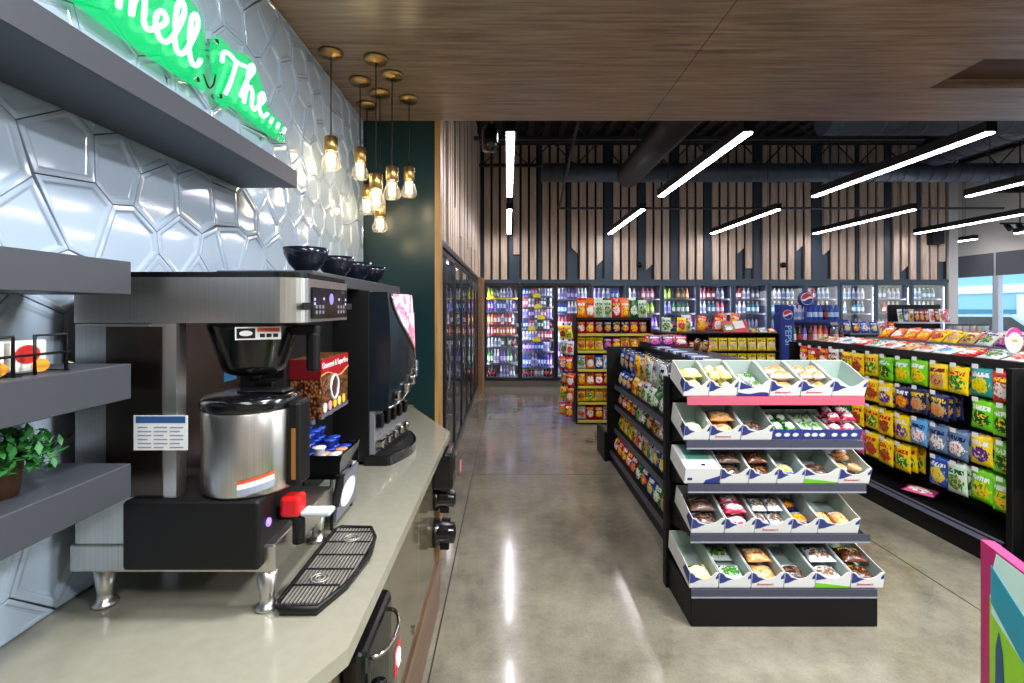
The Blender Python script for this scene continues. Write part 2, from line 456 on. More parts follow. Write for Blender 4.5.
# wood soffit over the coffee area, with a slot to the window side
M_soffit = wood('walnut soffit laminate', C(104, 84, 70), C(160, 138, 119), 'X', 5.0, 0.28)
M_soffdark = wood('dark walnut slot', C(46, 30, 22), C(84, 58, 44), 'X', 5.0, 0.5)
cb = MB()
cb.box(-1.2, 2.45, -2.6, SY, CZ, CZ + 0.12); cb.box(2.45, 10.6, -2.6, 2.52, CZ, CZ + 0.12); cb.box(2.45, 10.6, 2.85, SY, CZ, CZ + 0.12)
cs = struct(cb.build('ceiling_soffit', M_soffit))
struct(MB().box(2.45, 10.6, 2.52, 2.85, CZ + 0.05, CZ + 0.12).build('ceiling_slot_panel', M_soffdark, cs))
struct(MB().box(-1.2, 10.6, SY - 0.12, SY, CZ + 0.12, 4.9).build('ceiling_fascia', mat('dark fascia paint', C(24, 24, 27), 0.6), cs))
sm = MB()
for x in (0.95, 3.6, 6.2): sm.box(x, x + 0.004, -2.5, SY - .003, CZ - 0.0008, CZ)
for y in (0.5, 1.9): sm.box(-0.9, 2.4, y, y + 0.004, CZ - 0.0008, CZ)
struct(sm.build('ceiling_soffit_joints', mat('soffit joint', C(84, 64, 50), 0.6), cs))

# teal return wall at the end of the counter with its wooden edge
M_teal = mat('dark teal paint', C(15, 46, 48), 0.28, var=0.12, vscale=2)
struct(MB().box(WX, -0.5, SY, SY + 0.1, 0.0, CZ).build('wall_teal_return', M_teal))
M_oak = wood('light oak edge', C(150, 112, 62), C(190, 150, 92), 'Z', 5.0, 0.42)
struct(MB().box(-0.5, -0.462, SY - 0.003, SY + 0.11, 0.0, CZ - .001).build('trim_1', M_oak))

# upper walls with vertical slats
M_slate = mat('slate blue grey panel', C(58, 74, 88), 0.5)
M_gap = mat('black slat gap', C(12, 12, 14), 0.7)
M_slat = wood('pale ash slat', C(186, 164, 142), C(226, 208, 186), 'Z', 5.0, 0.5)
SLZ0, SLZ1 = 2.135, 4.8
wb = struct(MB().box(-0.75, 8.78, BY + 0.02, BY + 0.14, 2.1, 4.9).build('wall_back', M_slate))
def slat_run(length, seed):
    """positions of slats and of the wide plain panels between groups"""
    rnd = random.Random(seed); x = 0.06; out = []
    while x < length - 0.14:
        n = rnd.choice([3, 3, 4, 5, 6, 7])
        for k in range(n):
            if x > length - 0.13: break
            z0, z1, cut = SLZ0, SLZ1, 0
            q = rnd.random()
            if q < .09: z0 = SLZ0 + rnd.uniform(.2, .75)
            elif q < .17: z1 = SLZ0 + rnd.uniform(.12, .5); 
            elif q < .26: cut = rnd.choice([-1, 1]); z0 = SLZ0 + rnd.uniform(.15, .6)
            out.append((x, x + 0.118, z0, z1, cut)); x += 0.166
        x += rnd.choice([0.08, 0.15, 0.17, 0.2])
    return out
sb, gb = MB(), MB()
for a, b, z0, z1, cut in slat_run(9.3, 4):
    a -= 0.53; b -= 0.53
    zl, zr = z0, z0
    if cut > 0: zr = z0 + 0.11
    if cut < 0: zl = z0 + 0.11
    sb.prism([(a, zl), (b, zr), (b, z1), (a, z1)], 'Y', BY - 0.03, BY + 0.021)
    gb.box(b, b + 0.046, BY + 0.006, BY + 0.021, min(z0, SLZ0 + 0.02), SLZ1)
struct(sb.build('slat_cladding', M_slat, wb)); struct(gb.build('slat_shadow_gaps', M_gap, wb))
LX = -0.57                                                   # face of the coolers along the counter's side of the aisle
wl2 = struct(MB().box(-0.75, LX - 0.03, SY + 0.12, BY + 0.02, 2.1, 4.9).build('wall_aisle', M_gap))
sb, gb = MB(), MB()
for a, b, z0, z1, cut in slat_run(6.25, 9):
    y0, y1 = SY + 0.13 + a, SY + 0.13 + b
    zl, zr = z0, z0 + (0.11 if cut else 0)
    sb.prism([(y0, zl), (y1, zr), (y1, z1), (y0, z1)], 'X', LX - 0.031, LX + 0.02)
struct(sb.build('slat_cladding', M_slat, wl2))
struct(MB().box(-0.75, -0.469, 8.93, BY + 0.1, 0.0, SLZ0).build('trim_2', wood('oak corner panel', C(120, 84, 52), C(158, 118, 78), 'Z', 5, .45)))
struct(MB().box(8.74, 8.92, BY - 0.04, BY + 0.14, 0.0, 4.9).build('trim_3', mat('pale pillar paint', C(205, 205, 202), 0.6)))
struct(MB().box(-0.62, 8.74, BY - 0.035, BY + 0.02, 2.0705, SLZ0).build('trim_4', M_slate))
struct(MB().box(-0.64, LX + 0.03, SY + 0.12, 8.93, 2.085, SLZ0).build('trim_5', mat('dark header metal', C(40, 42, 46), 0.4)))
struct(MB().box(-0.75, 8.78, BY - 0.015, BY + 0.62, 0.0, 0.125).build('baseboard_back', mat('concrete plinth', C(110, 106, 96), 0.35, var=.1)))
struct(MB().box(-1.35, LX + 0.015, SY + 0.12, 8.93, 0.0, 0.125).build('baseboard_aisle', mat('concrete plinth', C(110, 106, 96), 0.35, var=.1)))

# far side room, walls behind the photographer, windows
M_wallgrey = mat('light grey wall paint', C(224, 220, 212), 0.6)
RX = 10.4
struct(MB().box(8.78, 10.6, 11.8, 11.9, 0, 4.9).build('wall_far', M_wallgrey))
struct(MB().box(8.78, 8.92, BY + .14, 11.8, 0, 4.9).build('wall_jog', M_wallgrey))
wr = MB(); wr.box(RX, RX + 0.15, -2.6, 11.9, 0, 0.55); wr.box(RX, RX + 0.15, -2.6, 11.9, 2.75, 4.9); wr.box(RX, RX + .15, -2.6, -1.0, .55, 2.75)
WINY = [-1.0, 0.9, 2.8, 4.7, 6.6, 8.5, 10.45, 11.8]
struct(wr.build('wall_right', M_wallgrey))
M_frame = mat('window aluminium', C(206, 210, 214), 0.4)
M_shade = mat('grey roller shade', C(96, 99, 104), 0.8)
for k in range(7):
    y0, y1 = WINY[k], WINY[k + 1]
    w = MB()
    w.box(RX - .01, RX + 0.1, y0, y0 + 0.06, .55, 2.75); w.box(RX - .01, RX + 0.1, y1 - 0.06, y1, .55, 2.75)
    w.box(RX - .01, RX + .1, y0 + .06, y1 - .06, .55, .62); w.box(RX - .01, RX + .1, y0 + .06, y1 - .06, 2.69, 2.75)
    wo = struct(w.build('window_%d' % (k + 1), M_frame))
    struct(MB().box(RX + 0.04, RX + 0.046, y0 + 0.06, y1 - 0.06, .62, 2.69).build('pane', glass('window glass', (.94, .98, 1, 1)), wo))
    struct(MB().box(RX - .03, RX - .02, y0 + 0.03, y1 - 0.03, 2.26, 2.75).build('roller_shade', M_shade, wo))
struct(MB().box(-1.3, 10.6, -2.7, -2.6, 0, CZ).build('wall_front', mat('warm white wall', C(170, 164, 156), 0.6)))
struct(MB().box(9.0, RX, 9.4, 9.5, 3.8, 3.9).build('ceiling_cross_beam', M_black))
# outside
ext = struct(MB().box(10.6, 60, -30, 50, -0.25, -0.15).build('outside_ground', mat('pale asphalt outside', C(150, 160, 168), 0.8)))
eb = MB(); eb.box(24, 30, 12, 46, -0.15, 6.5, 0); eb.box(23.9, 24, 13, 45, .6, 1.5, 1); eb.box(23.9, 24, 13, 45, 2.3, 2.7, 2); eb.box(23.88, 24, 20, 23, 0, 2.2, 2)
struct(eb.build('outside_building', [mat('outside wall', C(150, 196, 212), .8), mat('outside glazing', C(56, 120, 140), .4), mat('outside white band', C(235, 240, 242), .7)]))
for k, (x, y, c) in enumerate([(16.5, 16.4, C(196, 214, 224)), (19.0, 20.6, C(60, 116, 136)), (15.5, 8.4, C(220, 228, 232))]):
    w = MB()
    prof = [(-2.2, .3), (2.2, .3), (2.25, .8), (1.3, .95), (.7, 1.5), (-1.2, 1.52), (-2.0, 1.0), (-2.25, .9)]
    w.prism([(a, b) for a, b in prof], 'X', x - .85, x + .85, 0, Matrix.Translation((0, y, -.15)))
    cbody = thing('parked_car', ['white car parked outside the glass on the lot', 'teal car parked farther out beyond the glass', 'pale silver car parked outside beside the white one'][k], 'car', (x, y, -.15), 'cars parked outside the windows')
    w.build('car_body', mat('car paint %d' % k, c, .2, coat=.5), cbody)
    g = MB(); g.prism([(1.15, .97), (.68, 1.42), (-1.15, 1.44), (-1.8, 1.0)], 'X', x - .86, x + .86, 0, Matrix.Translation((0, y, -.15))); g.build('car_window', mat('car glass', C(30, 45, 55), .1), cbody)
    for sy in (-1.35, 1.35):
        for sx in (-.78, .78):
            MB().tube([(x + sx - .1, y + sy, .18), (x + sx + .1, y + sy, .18)], .33, 16).build('wheel', M_blackmt, cbody)

# dark open ceiling with deck ribs, joists and ducts
M_deck = mat('black ceiling paint', C(13, 13, 15), 0.7)
ce = struct(MB().box(-1.3, 10.6, SY - .1, 12.0, 4.9, 5.0).build('ceiling', M_deck))
rb = MB()
M_rib = mat('dark deck rib', C(34, 34, 38), 0.6)
for k in range(38): rb.box(-0.5 + k * 0.29, -0.5 + k * 0.29 + 0.1, SY, 11.8, 4.84, 4.9)
struct(rb.build('ceiling_deck_ribs', M_rib, ce))
M_joist = mat('dark joist steel', C(48, 50, 56), 0.5)
for k, y in enumerate((4.3, 6.1, 7.9, 9.4)):
    jb = MB()
    jb.box(-.6, 10.4, y - .04, y + .04, 4.74, 4.8); jb.box(-.6, 10.4, y - .04, y + .04, 4.28, 4.33)
    x = -.5; up = True
    while x < 10.2:
        jb.cyl((x, y, 4.3 if up else 4.77), (x + .45, y, 4.77 if up else 4.3), 0.013, 5); x += .45; up = not up
    o = struct(jb.build('ceiling_joist', M_joist))
M_duct = mat('dark blue grey spiral duct', C(70, 82, 98), 0.4, 0.2)
M_ductk = mat('black duct', C(10, 10, 12), 0.55)
def duct(name_label, pts, r, m):
    d = MB(); d.tube(pts, r, 24)
    v = (Vector(pts[1]) - Vector(pts[0])); L = v.length; v.normalize()
    for k in range(int(L / .22)):
        a = Vector(pts[0]) + v * (.11 + .22 * k); d.tube([a, a + v * .012], r + .006, 24)
    o = d.build('spiral_duct', m, None, pts[0])
    return tag(o, name_label, 'duct', 'round ducts under the dark ceiling')
duct('short high duct beside the long lamp rows, nearest the wood soffit', [(3.35, 5.2, 3.58), (9.3, 5.2, 3.58)], .17, M_duct)
duct('long thin duct running in front of the slat wall', [(0.55, 8.0, 3.78), (9.0, 8.0, 3.78)], .15, M_duct)
duct('fat duct running toward the slat wall above the window side lamps', [(6.75, 3.6, 4.05), (6.75, 7.75, 4.05)], .24, M_duct)
d_ = MB().tube([(1.72, 4.1, 3.46), (1.72, 7.0, 3.46)], .17, 24).build('ceiling_duct', M_ductk, None, (1.72, 4.1, 3.46)); tag(d_, 'smooth black duct running just above the lamp row over the doughnut rack', 'duct')
pp = MB(); pp.cyl((0.9, 5.6, 4.2), (0.9, 8.6, 3.32), .022, 6); pp.cyl((0.9, 8.6, 3.32), (8.7, 8.6, 3.32), .022, 6)
tag(pp.build('sprinkler_pipe', M_joist, None, (0.9, 8.6, 3.32)), 'thin dark pipe crossing in front of the slats', 'pipe')

# linear lamps hung in rows
M_led = emis('lamp diffuser glow', (1.0, 0.93, 1.0, 1), 30.0)
def linear_lamp(x, y0, y1, z, label):
    t = thing('linear_pendant_lamp', label, 'ceiling lamp', (x, (y0 + y1) / 2, z), 'linear lamps over the shop floor')
    MB().box(x - .045, x + .045, y0, y1, z + .012, z + .1).build('housing', M_blackmt, t)
    MB().box(x - .032, x + .032, y0 + .01, y1 - .01, z, z + .0119).build('diffuser', M_led, t)
    for y in (y0 + .3, y1 - .3):
        MB().cyl((x, y, z + .1), (x, y, 4.86), .004, 5).build('suspension_cable', M_blackmt, t)
rows = [(0.02, 'over the cooler aisle'), (1.97, 'in the row over the doughnut rack'), (3.95, 'in the row over the candy gondola'), (5.93, 'in the row beyond the candy gondola'), (7.9, 'in the row closest to the windows')]
for x, w in rows:
    linear_lamp(x, 4.0, 6.33, 3.0, 'black linear lamp ' + w + ', the one by the soffit')
    linear_lamp(x, 7.15, 9.5, 3.0, 'black linear lamp ' + w + ', the one by the slat wall')
linear_lamp(9.75, 10.2, 10.75, 3.0, 'short linear lamp past the corner of the slat wall')
linear_lamp(9.78, 7.4, 9.45, 3.0, 'long linear lamp past the pillar beside the windows')
# spot head at the soffit edge, cameras on the slat wall
t = thing('ceiling_spotlight', 'black spotlight head hung under the soffit edge over the aisle', 'spotlight', (-.14, 3.75, 2.85))
MB().cyl((-.14, 3.75, 2.95), (-.14, 3.75, 4.84), .012, 8).build('stem', M_blackmt, t)
MB().lathe([(.0, .0), (.05, .0), (.062, .05), (.062, .16), (.03, .2), (0, .2)], 14, (-.14, 3.75, 2.77)).build('spotlight_head', M_blackgl, t)
for k, x in enumerate((2.6, 5.45)):
    t = thing('surface_mount_camera', 'small black dome camera on the slats above the ' + ('middle coolers' if k == 0 else 'window side coolers'), 'camera', (x, BY - .03, 2.42))
    MB().lathe([(.055, 0), (.055, .03), (.05, .05)], 14, (0, 0, 0), 0, True, Matrix.Translation((x, BY - .03, 2.42)) @ Matrix.Rotation(R(90), 4, 'X')).build('camera_base', M_blackmt, t)
    MB().lathe([(.045, 0), (.036, .03), (.0, .045)], 14, (0, 0, 0), 0, True, Matrix.Translation((x, BY - .08, 2.42)) @ Matrix.Rotation(R(90), 4, 'X')).build('lens_dome', M_blackgl, t)
sp = MB().rbox(8.3, 8.52, BY - .2, BY - .03, 2.82, 3.08, .012).build('mounted_speaker', M_blackmt, None, (8.4, BY - .03, 2.95))
tag(sp, 'black box speaker mounted high on the slat wall end', 'speaker')
t = thing('track_light', 'black track with three spot heads by the windows', 'track light', (9.3, 8.9, 3.1))
MB().box(8.95, 9.6, 8.88, 8.92, 3.09, 3.12).build('track', M_blackmt, t)
MB().cyl((9.3, 8.9, 3.12), (9.3, 8.9, 4.86), .01, 6).build('stem', M_blackmt, t)
for k in range(3): MB().tube([(9.05 + .22 * k, 8.9, 3.09), (9.05 + .22 * k, 8.82, 2.98)], .045, 10).build('spot_head', M_blackmt, t)
# ================================================================== coffee counter
M_quartz = mat('warm grey quartz', C(146, 143, 127), 0.16, var=0.05, vscale=30, coat=0.2)
M_cabgl = mat('glossy taupe cabinet panel', C(104, 96, 76), 0.1, spec=0.7, coat=0.4)
M_walnut = wood('walnut edge', C(96, 66, 42), C(150, 108, 70), 'Y', 5, 0.4)
M_walnutv = wood('walnut upright', C(104, 70, 42), C(160, 116, 74), 'Z', 5, 0.4)
M_kick = wood('weathered oak kickboard', C(84, 62, 46), C(128, 98, 74), 'Y', 4, 0.35)
cnt = MB()
WXc = WX + .004
poly = [(WXc, -.38), (-.31, .951), (-.31, 2.61), (-.646, 3.3), (-.646, SY - .002), (WXc, SY - .002)]
cnt.prism(poly, 'Z', .876, .91)
o = cnt.build('countertop', M_quartz, None, (-.65, 1.5, .876)); tag(o, 'warm grey stone countertop with clipped corners carrying the coffee machines', 'countertop')
cab = thing('coffee_counter_cabinet', 'glossy taupe base cabinet with wooden kickboard under the coffee countertop', 'cabinet', (-.65, 1.5, 0))
ip = [(WXc, -.2), (-.375, .985), (-.375, 2.58), (-.7, 3.26), (-.7, SY - .004), (WXc, SY - .004)]
MB().prism([(x - .02 if x > -.9 else x, y) for x, y in ip], 'Z', 0.02, .875).build('carcass', M_walnutv, cab)
for k, (y0, y1) in enumerate(((1.02, 1.52), (1.525, 2.03), (2.035, 2.54))):
    d = MB().rbox(-.394, -.37, y0, y1, .26, .85, .002, 1).build('door', M_cabgl, cab)
MB().box(-.394, -.362, .99, 2.59, 0.0, .25).build('kickboard', M_kick, cab)
MB().rbox(-.396, -.355, 2.545, 2.59, .25, .87, .003, 1).build('corner_post', M_walnutv, cab)
MB().rbox(-.396, -.365, .982, 1.016, .25, .87, .003, 1).build('corner_post', M_walnutv, cab)
MB().box(-.369, -.362, 1.9, 1.915, .3, .33).build('door_catch', M_chrome, cab)

# cup and lid dispensers let into the cabinet front
def cup_dispenser(loc, yaw, r, label):
    t = thing('cup_dispenser', label, 'cup dispenser', loc, 'cup dispensers in the counter front', yaw, True)
    MX = Matrix.Rotation(R(90), 4, 'Y')
    MB().lathe([(r * .6, 0), (r, .0), (r * 1.02, .02), (r * .72, .035), (r * .7, .1), (r * .5, .105), (r * .45, .085), (0, .085)], 20, M=MX).build('dispenser_tube', M_blackgl, t)
    for k in range(3):
        a = k * 2 * PI / 3 + .5
        MB().rbox(.03, .075, r * .95 * math.cos(a) - .014, r * .95 * math.cos(a) + .014, r * .95 * math.sin(a) - .014, r * .95 * math.sin(a) + .014, .004).build('tension_lug', M_blackmt, t)
    return t
cup_dispenser((-.3695, 2.455, .445), 0, .07, 'black round cup dispenser low on the taupe cabinet front, before the corner post')
cup_dispenser((-.3695, 2.455, .615), 0, .056, 'black round cup dispenser set above the lower one before the corner post')
t = thing('lid_dispenser', 'black boxy lid dispenser with a pink tag high on the cabinet before the corner post', 'lid dispenser', (-.3695, 2.46, .77), None, 0, True)
MB().rbox(0.0, .1, -.075, .075, -.09, .09, .012).build('housing', M_blackgl, t)
MB().rbox(.1, .13, -.05, .05, -.03, .05, .008).build('front_flap', M_acryl, t)
MB().box(.1302, .133, -.02, .03, -.02, .03).build('pink_tag', mat('pink tag', C(220, 110, 130), .5), t)
# the close one with the clear flap
t = thing('lid_dispenser', 'large black lid dispenser with clear curved flap and red sticker near the clipped counter corner', 'lid dispenser', (-.37, 1.2, .67))
hb = MB(); hb.rbox(-.369, -.312, 1.07, 1.33, .44, .815, .02, 3)
hb.build('housing', M_blackgl, t)
fp = []
for k in range(11):
    a = -PI / 2 + PI * k / 10
    fp.append((-.3115 + .04 * math.cos(a), 1.2 + .09 * math.sin(a)))
fl_ = MB()
for k in range(10):
    (xa, ya), (xb, yb) = fp[k], fp[k + 1]
    fl_.add([(xa, ya, .45), (xb, yb, .45), (xb, yb, .775), (xa, ya, .775)], [(0, 1, 2, 3)], 0, True)
fl_.build('clear_flap', glass('smoky acrylic', (.75, .78, .78, 1), 1.5), t)
MB().tube([(x, y, .778) for x, y in fp], .005, 6).build('flap_rim', M_chrome, t)
MB().lathe([(.0, 0), (.018, 0), (.018, .03), (0, .03)], 12, (-.29, 1.1, .7)).build('hinge_knob', M_blackgl, t)
st = MB(); st.box(-.2712, -.27, 1.17, 1.23, .68, .745).build('sticker', M_redink, t)
st2 = MB(); st2.tube([(-.2692, 1.2 + .017 * math.cos(q / 10 * 2 * PI), .715 + .02 * math.sin(q / 10 * 2 * PI)) for q in range(10)], .004, 5, closed=True); st2.build('sticker_emblem', M_white, t)
w = MB(); w.tube([(-.2692, 1.208, .703), (-.2692, 1.222, .69)], .004, 5); w.build('sticker_emblem', M_white, t)

# floating shelves
M_shelf = mat('graphite shelf laminate', C(60, 63, 69), 0.42)
for x0, x1, y0, y1, z0, z1, lab in ((WX + .016, -.767, -.5, 1.782, 2.006, 2.068, 'long graphite floating shelf under the green neon lettering'),
                               (WX + .016, -.767, -.5, .998, 1.597, 1.664, 'short graphite wall shelf, topmost of the three beside the brewer'),
                               (WX + .016, -.767, -.5, .998, 1.386, 1.457, 'middle graphite wall shelf holding the black wire basket'),
                               (WX + .016, -.767, -.5, .998, 1.187, 1.254, 'lowest graphite wall shelf carrying the potted plant')):
    o = MB().rbox(x0, x1, y0, y1, z0, z1, .0015, 1).build('wall_shelf', M_shelf, None, ((x0 + x1) / 2, (y0 + y1) / 2, z0))
    tag(o, lab, 'shelf', 'graphite floating shelves')
# wire basket and fruit print boxes
t = thing('wire_basket', 'black wire basket on the middle graphite shelf holding fruit tea boxes', 'basket', (-.85, .8, 1.4575))
for x in (-.79, -.95):
    for ya, yb in ((.70, .782), (.818, .876)):
        MB().tube([(x, ya, 1.4585), (x, ya, 1.524), (x, yb, 1.524), (x, yb, 1.4585)], .003, 6).build('wire_hoop', M_blackmt, t)
    MB().tube([(x, .64, 1.492), (x, .884, 1.492)], .0025, 6).build('wire_rail', M_blackmt, t)
for y in (.645, .722, .795, .882): MB().tube([(-.79, y, 1.4592), (-.95, y, 1.4592)], .0015, 6).build('base_wire', M_blackmt, t)
M_fruit = pkg('fruit', C(236, 236, 226), C(226, 60, 40), C(120, 180, 60), C(244, 160, 40), .5, .82)
for k, y in enumerate((.655, .728, .8)):
    o = MB().rbox(-.93, -.81, y, y + .062, 1.4615, 1.515, .003, 1).build('tea_box', [M_fruit], None, (-.87, y + .035, 1.4575)); ORG[o.name] = (-.87, y + .035, 1.4575)
    tag(o, ORDN[k] + ' fruit printed tea box in the black wire basket, counted toward the brewer', 'tea box', 'fruit tea boxes')
for o, y0 in ((bpy.data.objects['tea_box.001'], .724), (bpy.data.objects['tea_box.002'], .796)):
    pr = MB(); pr.prism([(y0 + .03 + .022 * math.cos(q * PI / 8), 1.492 + .016 * math.sin(q * PI / 8)) for q in range(16)], 'X', -.8098, -.809)
    pr.build('red_fruit_print', mat('fruit red print', C(206, 44, 40), .4), o)
    pr = MB(); pr.prism([(y0 + .052 + .017 * math.cos(q * PI / 8), 1.471 + .011 * math.sin(q * PI / 8)) for q in range(16)], 'X', -.8089, -.8083)
    pr.build('orange_fruit_print', mat('fruit orange print', C(240, 160, 50), .4), o)
# plant
t = thing('potted_plant', 'small bushy green plant in a brown pot on the lowest graphite shelf', 'plant', (-.86, .83, 1.2545))
MB().lathe([(.025, 0), (.034, .0), (.04, .055), (.042, .06), (.036, .06), (.034, .05), (0, .05)], 18, (-.86, .815, 1.2545)).build('pot', mat('brown clay pot', C(74, 46, 26), .6), t)
lf = MB(); rnd = random.Random(5)
for k in range(420):
    a, b = rnd.uniform(0, 2 * PI), math.acos(rnd.uniform(-.55, 1)); rr = rnd.uniform(.035, .082)
    c = Vector((-.86 + rr * math.cos(a) * math.sin(b), .825 + rr * 1.05 * math.sin(a) * math.sin(b), 1.318 + rr * .6 * math.cos(b)))
    Mx = Matrix.Translation(c) @ Matrix.Rotation(rnd.uniform(0, 6), 4, 'Z') @ Matrix.Rotation(rnd.uniform(-1, 1), 4, 'X')
    L = rnd.uniform(.011, .018)
    lf.add([(-L * .4, 0, 0), (0, -L, .002), (L * .4, 0, 0), (0, L, -.003)], [(0, 1, 2, 3)], 0, False, Mx)
lf.build('foliage', mat('fresh green leaves', C(46, 116, 52), .5, var=.35, vscale=40), t)
sx = MB()
for k in range(9):
    a = k * .7; sx.tube([(-.86, .82, 1.3), (-.86 + .03 * math.cos(a), .82 + .03 * math.sin(a), 1.335), (-.86 + .06 * math.cos(a), .82 + .06 * math.sin(a), 1.33 - .006 * k)], .002, 5)
sx.build('stem', mat('green stem', C(70, 96, 46), .6), t)

# ------------------------------------------------------------------ neon lettering
neon = thing('neon_sign', 'green neon script lettering reading Smell The on the white tile wall', 'neon sign', (-.96, 1.5, 2.29))
M_neon = emis('green neon tube', (0.40, 1.0, 0.60, 1), 2.6)
M_plate = bpy.data.materials.new('green lit acrylic'); M_plate.use_nodes = True
nt = M_plate.node_tree; b = nt.nodes['Principled BSDF']; b.inputs['Base Color'].default_value = C(0, 120, 60); b.inputs['Roughness'].default_value = .15
b.inputs['Emission Color'].default_value = (0.0, 0.85, 0.25, 1); b.inputs['Emission Strength'].default_value = .5; b.inputs['Alpha'].default_value = .55
NX = -.935
def nline(pts, r=.0068):
    MB().tube(smooth_path([(NX, u, z) for u, z in pts], 7), r, 8).build('letter_tube', M_neon, neon)
def sm_(pts): return [(1.319 + (x - 2.65) * .1 + (y * .006), 2.293 + y * .08) for x, y in pts]
nline(sm_([(.95, 1.65), (.7, 1.93), (.3, 1.85), (.15, 1.5), (.45, 1.1), (.8, .75), (.78, .25), (.4, 0), (.02, .2)]))
nline(sm_([(1.12, .7), (1.22, .98), (1.24, .5), (1.22, 0), (1.28, .55), (1.48, .96), (1.62, .8), (1.62, .05), (1.68, .55), (1.88, .96), (2.03, .8), (2.03, .2), (2.15, 0), (2.36, .15), (2.66, .5), (2.83, .82), (2.66, 1.0), (2.46, .72), (2.46, .3), (2.66, 0), (2.96, .18), (3.3, .9), (3.52, 1.65), (3.4, 1.95), (3.22, 1.6), (3.18, .5), (3.33, .02), (3.6, .2), (3.92, .9), (4.14, 1.65), (4.02, 1.95), (3.84, 1.6), (3.8, .5), (3.97, .02), (4.2, .1), (4.34, .4)]))
nline([(1.603, 2.375), (1.61, 2.408), (1.64, 2.422), (1.69, 2.418), (1.75, 2.432)])
nline([(1.688, 2.418), (1.665, 2.36), (1.64, 2.31), (1.622, 2.28)])
nline([(1.712, 2.31), (1.755, 2.385), (1.8, 2.44), (1.79, 2.458), (1.768, 2.425), (1.735, 2.3), (1.752, 2.35), (1.78, 2.372), (1.793, 2.352), (1.787, 2.315), (1.803, 2.3), (1.83, 2.322), (1.862, 2.35), (1.88, 2.372), (1.866, 2.388), (1.843, 2.362), (1.843, 2.32), (1.868, 2.3), (1.905, 2.325)])
for u in (1.935, 1.99, 2.045): nline([(u - .006, 2.3), (u + .008, 2.322)])
def plate(pts):
    k_ = len(pts); q_ = [p_ for i_ in range(k_) for p_ in smooth_path([(pts[i_ - 1][0], pts[i_ - 1][1], 0), (pts[i_][0], pts[i_][1], 0), (pts[(i_ + 1) % k_][0], pts[(i_ + 1) % k_][1], 0), (pts[(i_ + 2) % k_][0], pts[(i_ + 2) % k_][1], 0)], 6)[6:12]]
    pts = [(p_[0], p_[1]) for p_ in q_]
    MB().prism(pts, 'X', -.957, -.951).build('backing_plate', M_plate, neon)
plate([(1.02, 2.25), (1.5, 2.245), (1.535, 2.3), (1.54, 2.4), (1.52, 2.47), (1.47, 2.492), (1.39, 2.49), (1.34, 2.42), (1.2, 2.41), (1.18, 2.47), (1.06, 2.48), (1.01, 2.38)])
plate([(1.6, 2.25), (1.66, 2.245), (1.69, 2.268), (1.9, 2.262), (2.06, 2.268), (2.085, 2.3), (2.07, 2.35), (1.95, 2.36), (1.91, 2.42), (1.84, 2.48), (1.76, 2.485), (1.7, 2.46), (1.62, 2.465), (1.575, 2.43), (1.57, 2.36), (1.59, 2.31)])
for u, z in ((1.05, 2.27), (1.5, 2.27), (1.6, 2.44), (1.62, 2.27), (2.05, 2.3)):
    MB().cyl((-.978, u, z), (-.948, u, z), .008, 8).build('standoff_screw', M_chrome, neon)
MB().tube(smooth_path([(-.952, 1.53, 2.3), (-.95, 1.555, 2.27), (-.95, 1.58, 2.29), (-.952, 1.595, 2.33)], 5), .003, 5).build('link_cable', M_blackmt, neon)

# ------------------------------------------------------------------ pendants
M_bulbglass = glass('bulb glass', (1, .985, .95, 1), 1.6, 0, .05)
M_fil = emis('warm bulb core', (1.0, .8, .5, 1), 14.0)
pend = [(-.885, 2.45, 2.425, .165, 'hung closest to the neon sign along the tile wall'), (-.83, 2.75, 2.468, .174, 'second along the tile wall, behind the closest one'), (-.676, 2.509, 2.256, .18, 'large low one in the middle of the cluster'),
        (-.634, 2.68, 2.341, .175, 'just beyond the large low one, toward the aisle'), (-.759, 2.904, 2.175, .152, 'lowest of all in the cluster'), (-.885, 3.075, 2.34, .182, 'half hidden behind the low one, by the teal wall'),
        (-.603, 2.987, 2.43, .183, 'standing apart on the aisle side before the teal wall')]
for x, y, zt, h, lab in pend:
    t = thing('pendant_lamp', 'brass and clear glass pendant lamp ' + lab, 'pendant lamp', (x, y, zt - h), 'cluster of brass pendants')
    MB().lathe([(0, 2.825), (.055, 2.83), (.06, 2.84), (.06, CZ - .0005), (0, CZ - .0005)], 24, (x, y, 0)).build('ceiling_canopy', M_brass, t)
    MB().cyl((x, y, zt), (x, y, 2.83), .003, 6).build('cord', M_blackmt, t)
    r = .033; s = h * .42
    MB().lathe([(0, zt), (r * .9, zt), (r, zt - .004), (r, zt - s), (r * .9, zt - s - .004), (0, zt - s - .004)], 22, (x, y, 0)).build('socket', M_brass, t)
    z1 = zt - s - .0045; hb = h - s
    MB().lathe([(r * .8, z1), (r * .92, z1 - hb * .2), (r * 1.36, z1 - hb * .55), (r * 1.46, z1 - hb * .78), (r * 1.1, z1 - hb * .96), (0, z1 - hb)], 22, (x, y, 0)).build('bulb', M_bulbglass, t)
    MB().lathe([(0, z1 - .012), (r * .55, z1 - .012), (r * .55, z1 - hb * .74), (0, z1 - hb * .74)], 14, (x, y, 0)).build('filament_core', M_fil, t)

